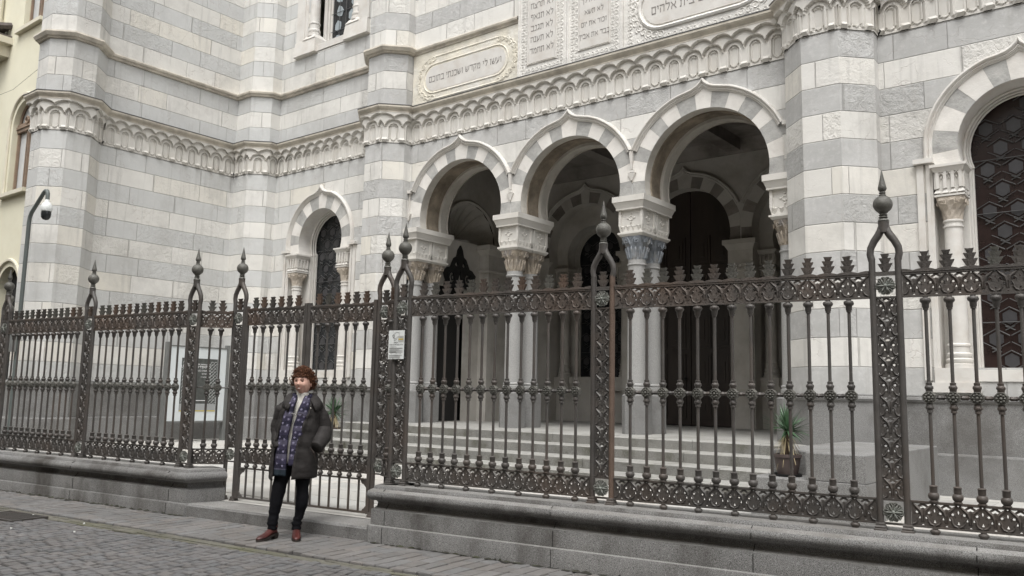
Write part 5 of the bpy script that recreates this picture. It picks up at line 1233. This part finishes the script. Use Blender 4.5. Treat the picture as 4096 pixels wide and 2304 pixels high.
for i in range(0, 25):                        # scalp under the curls
    el = -.75+(pi/2+.75)*i/24; ring = []
    for j in range(48):
        az = 2*pi*j/48; x, y, z = head_r(az, el); fr = cos(az); t = max(0, min(1, (z-hairline(fr))/.025)); t = t*t*(3-2*t)
        k = .92+t*(.24+.10*(1-max(0, fr))+.06*wob(x*5, y*5, z*5))
        ring.append(tuple(hw((x*k, y*k-.006*t*(1-fr), z*min(k, 1.13)+.003))))
    rings.append(ring)
mb.loft(rings)
for i in range(1500):
    az = wn.uniform(-pi, pi); el = wn.uniform(-.85, 1.5); x, y, z = head_r(az, max(-.8, el)); fr = cos(az)
    if z < hairline(fr)+.008 or z < -.055 or (az < 0 and z < -.03): continue
    k = 1.10+wn.uniform(.0, 1)**1.5*.42*(1-.45*max(0, fr)); c = Vector((x*k*1.05, y*k-.010, z*min(k, 1.24)+.006))
    ax = Vector((wn.gauss(0, 1), wn.gauss(0, 1), wn.gauss(0, 1)-.6)).normalized(); u = ax.orthogonal().normalized(); v = ax.cross(u); r = wn.uniform(.006, .013); ph = wn.uniform(0, 6)
    mb.tube([hw(c+u*(r*cos(ph+t*.95))+v*(r*sin(ph+t*.95))+ax*(.0045*t-.016)) for t in range(7)], [.0012, .003, .0034, .0034, .003, .0024, .0008], 4, 1 if wn.random() < .3 else 0, cap=False)
for i in range(130):                          # loose curls over the forehead and temples
    az = wn.uniform(-1.25, 1.25); x, y, z = head_r(az, wn.uniform(.50, .72)); fr = cos(az); z0 = hairline(fr)+wn.uniform(-.012, .02)
    x, y, z = head_r(az, math.asin(max(-.9, min(.95, z0/.113)))); c = Vector((x*1.10, y*1.09, z))
    ax = Vector((wn.gauss(0, 1), .3, wn.gauss(0, 1)-.8)).normalized(); u = ax.orthogonal().normalized(); v = ax.cross(u); r = wn.uniform(.006, .012); ph = wn.uniform(0, 6)
    mb.tube([hw(c+u*(r*cos(ph+t*.95))+v*(r*sin(ph+t*.95))+ax*(.0045*t-.014)) for t in range(7)], [.0012, .003, .0034, .0034, .003, .0024, .0008], 4, 1 if wn.random() < .3 else 0, cap=False)
mb.build('hair', ['hair', 'hairlight'], W_)
# pullover and collar
TS = ((1.40, .05, .058, .062), (1.345, .048, .062, .066), (1.315, .046, .085, .078), (1.27, .042, .15, .095), (1.15, .025, .175, .118), (1.0, .0, .17, .122), (.85, -.02, .17, .125), (.72, -.03, .175, .13))
mb = MB(); rings = []
for i in range(30):
    z = .72+(1.402-.72)*i/29; cx, a, b = lerp([(t[0], *t[1:]) for t in TS], z); k = 1+(.035*sin(z*260) if z > 1.335 else 0)
    rings.append([(cx+a*k*sin(2*pi*j/32), .01-b*k*cos(2*pi*j/32), z) for j in range(32)])
mb.loft(rings); mb.build('pullover', 'knit', W_, smooth=True)
# trousers
mb = MB()
def leg(pts):
    rings = []
    for i in range(46):
        z = .085+(.80-.085)*i/45; x, y, rx, ry = lerp(pts, z); w1 = .005*wob(x+1, 3*z, 2*z)*(1+2.2*(z < .26)); e = .005*sin(z*140)*(1 if z < .22 else .0)
        rings.append([(x+(rx+w1+e+.003*wob(cos(2*pi*j/20), z*5, sin(2*pi*j/20), .3))*cos(2*pi*j/20), y+(ry+w1+e)*sin(2*pi*j/20), z) for j in range(20)])
    mb.loft(rings)
leg([(.085, -.238, .0, .046, .052), (.146, -.237, .0, .046, .05), (.232, -.222, -.005, .050, .055), (.354, -.20, -.02, .063, .066), (.494, -.172, -.02, .065, .07), (.64, -.13, 0, .082, .088), (.80, -.105, .01, .095, .11)])
leg([(.085, -.012, .0, .044, .052), (.146, -.011, .0, .046, .05), (.232, .018, -.005, .050, .055), (.354, .042, -.02, .060, .066), (.494, .045, -.02, .062, .07), (.64, .05, 0, .080, .088), (.80, .05, .01, .095, .11)])
mb.build('trousers', 'jeans', W_, smooth=True)
# boots
def boot(x, y, ang):
    T = Matrix.Translation((x, y, 0)) @ Matrix.Rotation(ang, 4, 'Z'); m = MB(T); so = MB(T)
    st = [(.062, .020, .05, .055), (.045, .032, .045, .085), (.0, .036, .042, .115), (-.04, .037, .034, .10), (-.085, .040, .024, .072), (-.13, .041, .016, .056), (-.17, .035, .014, .047), (-.195, .024, .014, .040), (-.208, .008, .016, .030)]
    rings = []
    for yy, w_, zb, zt in st: rings.append([(w_*cos(a)*(1 if sin(a) < .2 else .93), yy, zb+(zt-zb)*(.5+.5*sin(a))) for a in [2*pi*j/16 for j in range(16)]])
    m.loft(rings); m.loft([[(.042*cos(2*pi*j/16)*k, .008+.05*sin(2*pi*j/16)*k, z) for j in range(16)] for z, k in ((.075, .92), (.10, .98), (.125, 1.04), (.132, 1.0))])
    so.loft([[(w_*1.04*s_, yy, z) for s_, z in ((-1, zb-.014 if yy < -.05 else zb-.008), (1, zb-.014 if yy < -.05 else zb-.008), (1.02, zb+.006), (-1.02, zb+.006))] for yy, w_, zb, zt in st])
    so.frustum(-.026, .026, .012, .058, .0, -.032, .032, .0, .064, .046)
    o = m.build('boot', 'boot', W_, smooth=50); so.build('boot_sole', 'sole', o, fix=True)
boot(-.238, .0, rad(-38)); boot(-.012, .0, rad(2))
# coat
CT = ((1.335, .042, .10, .088), (1.30, .036, .155, .108), (1.262, .03, .195, .128), (1.20, .022, .208, .142), (1.05, .0, .205, .155), (.90, -.018, .208, .166), (.75, -.033, .22, .175), (.66, -.042, .228, .18), (.575, -.047, .228, .178))
XR = ((1.335, -.06), (1.30, -.085), (1.15, -.135), (1.0, -.175), (.8, -.215), (.575, -.235)); XL = ((1.335, .11), (1.30, .115), (1.2, .092), (1.13, .055), (1.0, .015), (.86, -.018), (.8, -.03), (.66, -.052), (.575, -.06))
mb = MB(); rings = []; NA = 54; NZ = 44
for i in range(NZ+1):
    z = .575+(1.335-.575)*i/NZ; cx, a, b = lerp(CT, z); xr = lerp(XR, z)[0]; xl = lerp(XL, z)[0]
    t0 = math.asin(max(-.995, min(.995, (xl-cx)/a))); t1 = 2*pi+math.asin(max(-.995, min(.995, (xr-cx)/a))); ring = []
    for j in range(NA+1):
        th = t0+(t1-t0)*j/NA; q = .005*abs(sin(z*pi/.125+.8*wob(sin(th)*.3, cos(th)*.3, 2.)))**.6+.012*wob(sin(th)*.22, cos(th)*.22, z)+.005*wob(sin(th)*.6, cos(th)*.6, z*2.2); e = min(j, NA-j)
        q += .012*(e < 2)
        if z < .60: q -= .012*(.6-z)/.025
        dz = -.018*sin(th*1.)*(z < .9)+(.03*max(0, -sin(th)) if False else 0)
        ring.append((cx+(a+q)*sin(th), -(b+q)*cos(th), z+.010*wob(sin(th), cos(th), 1., .25)*(z < .7)-(.022 if sin(th) < -.3 and cos(th) > 0 else 0)*(1.3-z)))
    rings.append(ring)
mb.loft(rings, cap=False, closed=False)
co = mb.build('coat', 'coat', W_, smooth=True); sm = co.modifiers.new('thickness', 'SOLIDIFY'); sm.thickness = .016; sm.offset = -1
mb = MB(); rings = []                          # wide turned-out collar
for k, (dr, z) in enumerate(((.0, 1.315), (.005, 1.365), (.018, 1.388), (.045, 1.378), (.075, 1.335), (.10, 1.285))):
    ring = []
    for j in range(31):
        th = .62+(2*pi-1.30)*j/30; fr = max(0, cos(th)); a, b = .086+dr*(1.05+.25*fr), .082+dr*(.8+.3*fr)
        ring.append((.046+a*sin(th), .005-b*cos(th), z-.075*fr+.006*wob(sin(th), cos(th), z)))
    rings.append(ring)
mb.loft(rings, cap=False, closed=False); cl = mb.build('coat_collar', 'coat', co, smooth=True); sm = cl.modifiers.new('thickness', 'SOLIDIFY'); sm.thickness = .018; sm.offset = 0
def sleeve(pts, rr, name='coat_sleeve'):
    m = MB(); N_ = 34; P = []; Q = []
    for i in range(N_+1):
        f = i/N_*(len(pts)-1); k = min(int(f), len(pts)-2); t = f-k
        g = lambda n: Vector(pts[max(0, min(len(pts)-1, n))])
        p0, p1, p2, p3 = g(k-1), g(k), g(k+1), g(k+2); P.append(.5*((2*p1)+(p2-p0)*t+(2*p0-5*p1+4*p2-p3)*t*t+(3*p1-p0-3*p2+p3)*t**3))
        r = rr[k]+(rr[k+1]-rr[k])*t; Q.append(r+.005*abs(sin(i*pi/4.3+.6*sin(i)))**.7-.002)
    m.tube(P, Q, 18); o = m.build(name, 'coat', co, smooth=True)
    me = o.data
    for v in me.vertices: v.co += v.normal*(.011*wob(v.co.x*.9, v.co.y*.9, v.co.z*1.3)+.005*wob(v.co.x*3, v.co.y*3, v.co.z*3))
    return o
sleeve([(.150, .015, 1.27), (.185, .01, 1.235), (.222, .018, 1.15), (.248, .02, 1.06), (.240, -.04, .975), (.198, -.115, .905), (.172, -.15, .875)], [.05, .074, .080, .080, .076, .066, .060])
sleeve([(-.09, .015, 1.27), (-.135, .01, 1.235), (-.172, .03, 1.15), (-.192, .04, 1.06), (-.195, .0, .97), (-.185, -.05, .90), (-.175, -.08, .86)], [.05, .068, .066, .062, .058, .052, .045])
mb = MB()
mb.tube([(.118, -.176, .875), (.150, -.172, .83), (.168, -.158, .77)], [.006, .012, .004], 6)
for z in (1.235, .92, .70): x = lerp(XL, z)[0]+.022; cx, a, b = lerp(CT, z); mb.sphere((x, -(b+.022)*sqrt(max(0, 1-((x-cx)/a)**2))-.004, z), (.006, .004, .006), 6, 4)
mb.build('coat_fastener', 'sole', co)
mb = MB(); x = lerp(XL, 1.235)[0]+.022; mb.sphere((x+.004, -.142, 1.252), (.006, .005, .006), 8, 5); mb.build('snap_button', 'teeth', co)
# scarf: two hanging ends and the part round the neck
SA = ((1.36, .04, .10, .10), (1.27, .035, .165, .125), (1.15, .02, .19, .142), (1.0, .0, .19, .148), (.85, -.02, .19, .155), (.6, -.04, .20, .165))
def sy(x, z, d=.0): cx, a, b = lerp(SA, z); return -(b*sqrt(max(.02, 1-((x-cx)/a)**2)))-d
def strand(le, re, z0, z1, folds):
    P = []; n = 15
    for i in range(41):
        z = z0+(z1-z0)*i/40; l = lerp(le, z)[0]; r = lerp(re, z)[0]; row = []
        for j in range(n):
            u = j/(n-1); x = l+(r-l)*u; row.append((x, sy(x, z, .012+.011*abs(sin(u*pi*folds))**.7+.004*sin(z*23+u*5)-.012*(abs(u-.5)*2)**6), z))
        P.append(row)
    return P
RS = strand([(1.37, -.035), (1.30, -.085), (1.197, -.142), (1.0, -.19), (.75, -.222), (.60, -.235)], [(1.37, .0), (1.355, -.010), (1.163, -.048), (.97, -.088), (.81, -.10), (.60, -.11)], 1.37, .605, 2)
LS = strand([(1.37, .075), (1.33, .052), (1.21, .002), (1.036, -.043), (.853, -.069), (.70, -.088)], [(1.37, .125), (1.26, .112), (1.086, .066), (.86, .012), (.70, -.02)], 1.37, .70, 1)
sc_ = None
for R in (RS, LS):
    m = MB(); m.loft(R[::-1], cap=False, closed=False); o = m.build('scarf' if sc_ is None else 'scarf_end', 'scarf', W_ if sc_ is None else sc_, smooth=True)
    s = o.modifiers.new('thickness', 'SOLIDIFY'); s.thickness = .010; s.offset = 0
    if sc_ is None: sc_ = o
m = MB()
rings = []
for i in range(19):
    th = .70+(2*pi-1.40)*i/18; c = Vector((.046+.088*sin(th), .006-.084*cos(th), 1.352+.022*(1-cos(th))*.5-.01)); o_ = Vector((sin(th), -cos(th), 0)); rings.append([tuple(c+o_*(.020*cos(a))+Vector((0, 0, .036*sin(a)))) for a in [2*pi*j/10 for j in range(10)]])
m.loft(rings); m.build('scarf_loop', 'scarf', sc_, smooth=True)
m = MB()
def star(R, i, j, r, rot):
    p = Vector(R[i][j]); du = (Vector(R[i][j+1])-Vector(R[i][j-1])).normalized(); dv = (Vector(R[max(0, i-1)][j])-Vector(R[min(40, i+1)][j])).normalized(); nn = dv.cross(du).normalized()
    if nn.y > 0: nn = -nn
    c = p+nn*.0075; pts = []
    for k in range(10): rr = r if k % 2 == 0 else r*.42; a = rot+pi/2+pi*k/5; pts.append(tuple(c+du*(rr*cos(a))+dv*(rr*sin(a))-nn*(.004*(rr/r)**2)))
    pts.append(tuple(c+nn*.001)); m.add(pts, [(k, (k+1) % 10, 10) for k in range(10)])
for R, js, step in ((RS, (4, 10), 3.3), (LS, (4, 10), 3.3)):
    i = 1.5; row = 0
    while i < 37:
        for q, j in enumerate(js): star(R, min(39, int(i+(.9 if q else 0))), j, .0175, wn.uniform(-.3, .3))
        i += step; row += 1
m.build('scarf_stars', 'star', sc_, fix=False)
# reading glasses hanging on the chest
m = MB()
for cx in (-.032, .022):
    m.tube([(cx+.023*cos(rad(a)), sy(cx, 1.19, .034), 1.19+.016*sin(rad(a))-.004*(cx > 0)) for a in range(0, 360, 30)], .0018, 4, closed=True)
m.tube([(-.058, sy(0, 1.19, .034), 1.198), (-.01, sy(0, 1.19, .037), 1.2), (.046, sy(0, 1.19, .034), 1.194)], .0028, 5); m.tube([(.046, sy(0, 1.19, .034), 1.194), (.075, sy(.06, 1.19, .03), 1.175), (.085, sy(.07, 1.19, .024), 1.15)], .002, 4)
m.build('glasses', 'eye', W_)

for o in [x for x in scene.objects if x.type == 'MESH' and (x.parent == W_ or (x.parent and x.parent.parent == W_) )]:
    if o.name.startswith('boot'): continue
    for v in o.data.vertices: v.co.x -= .052*max(0, v.co.z-.10)
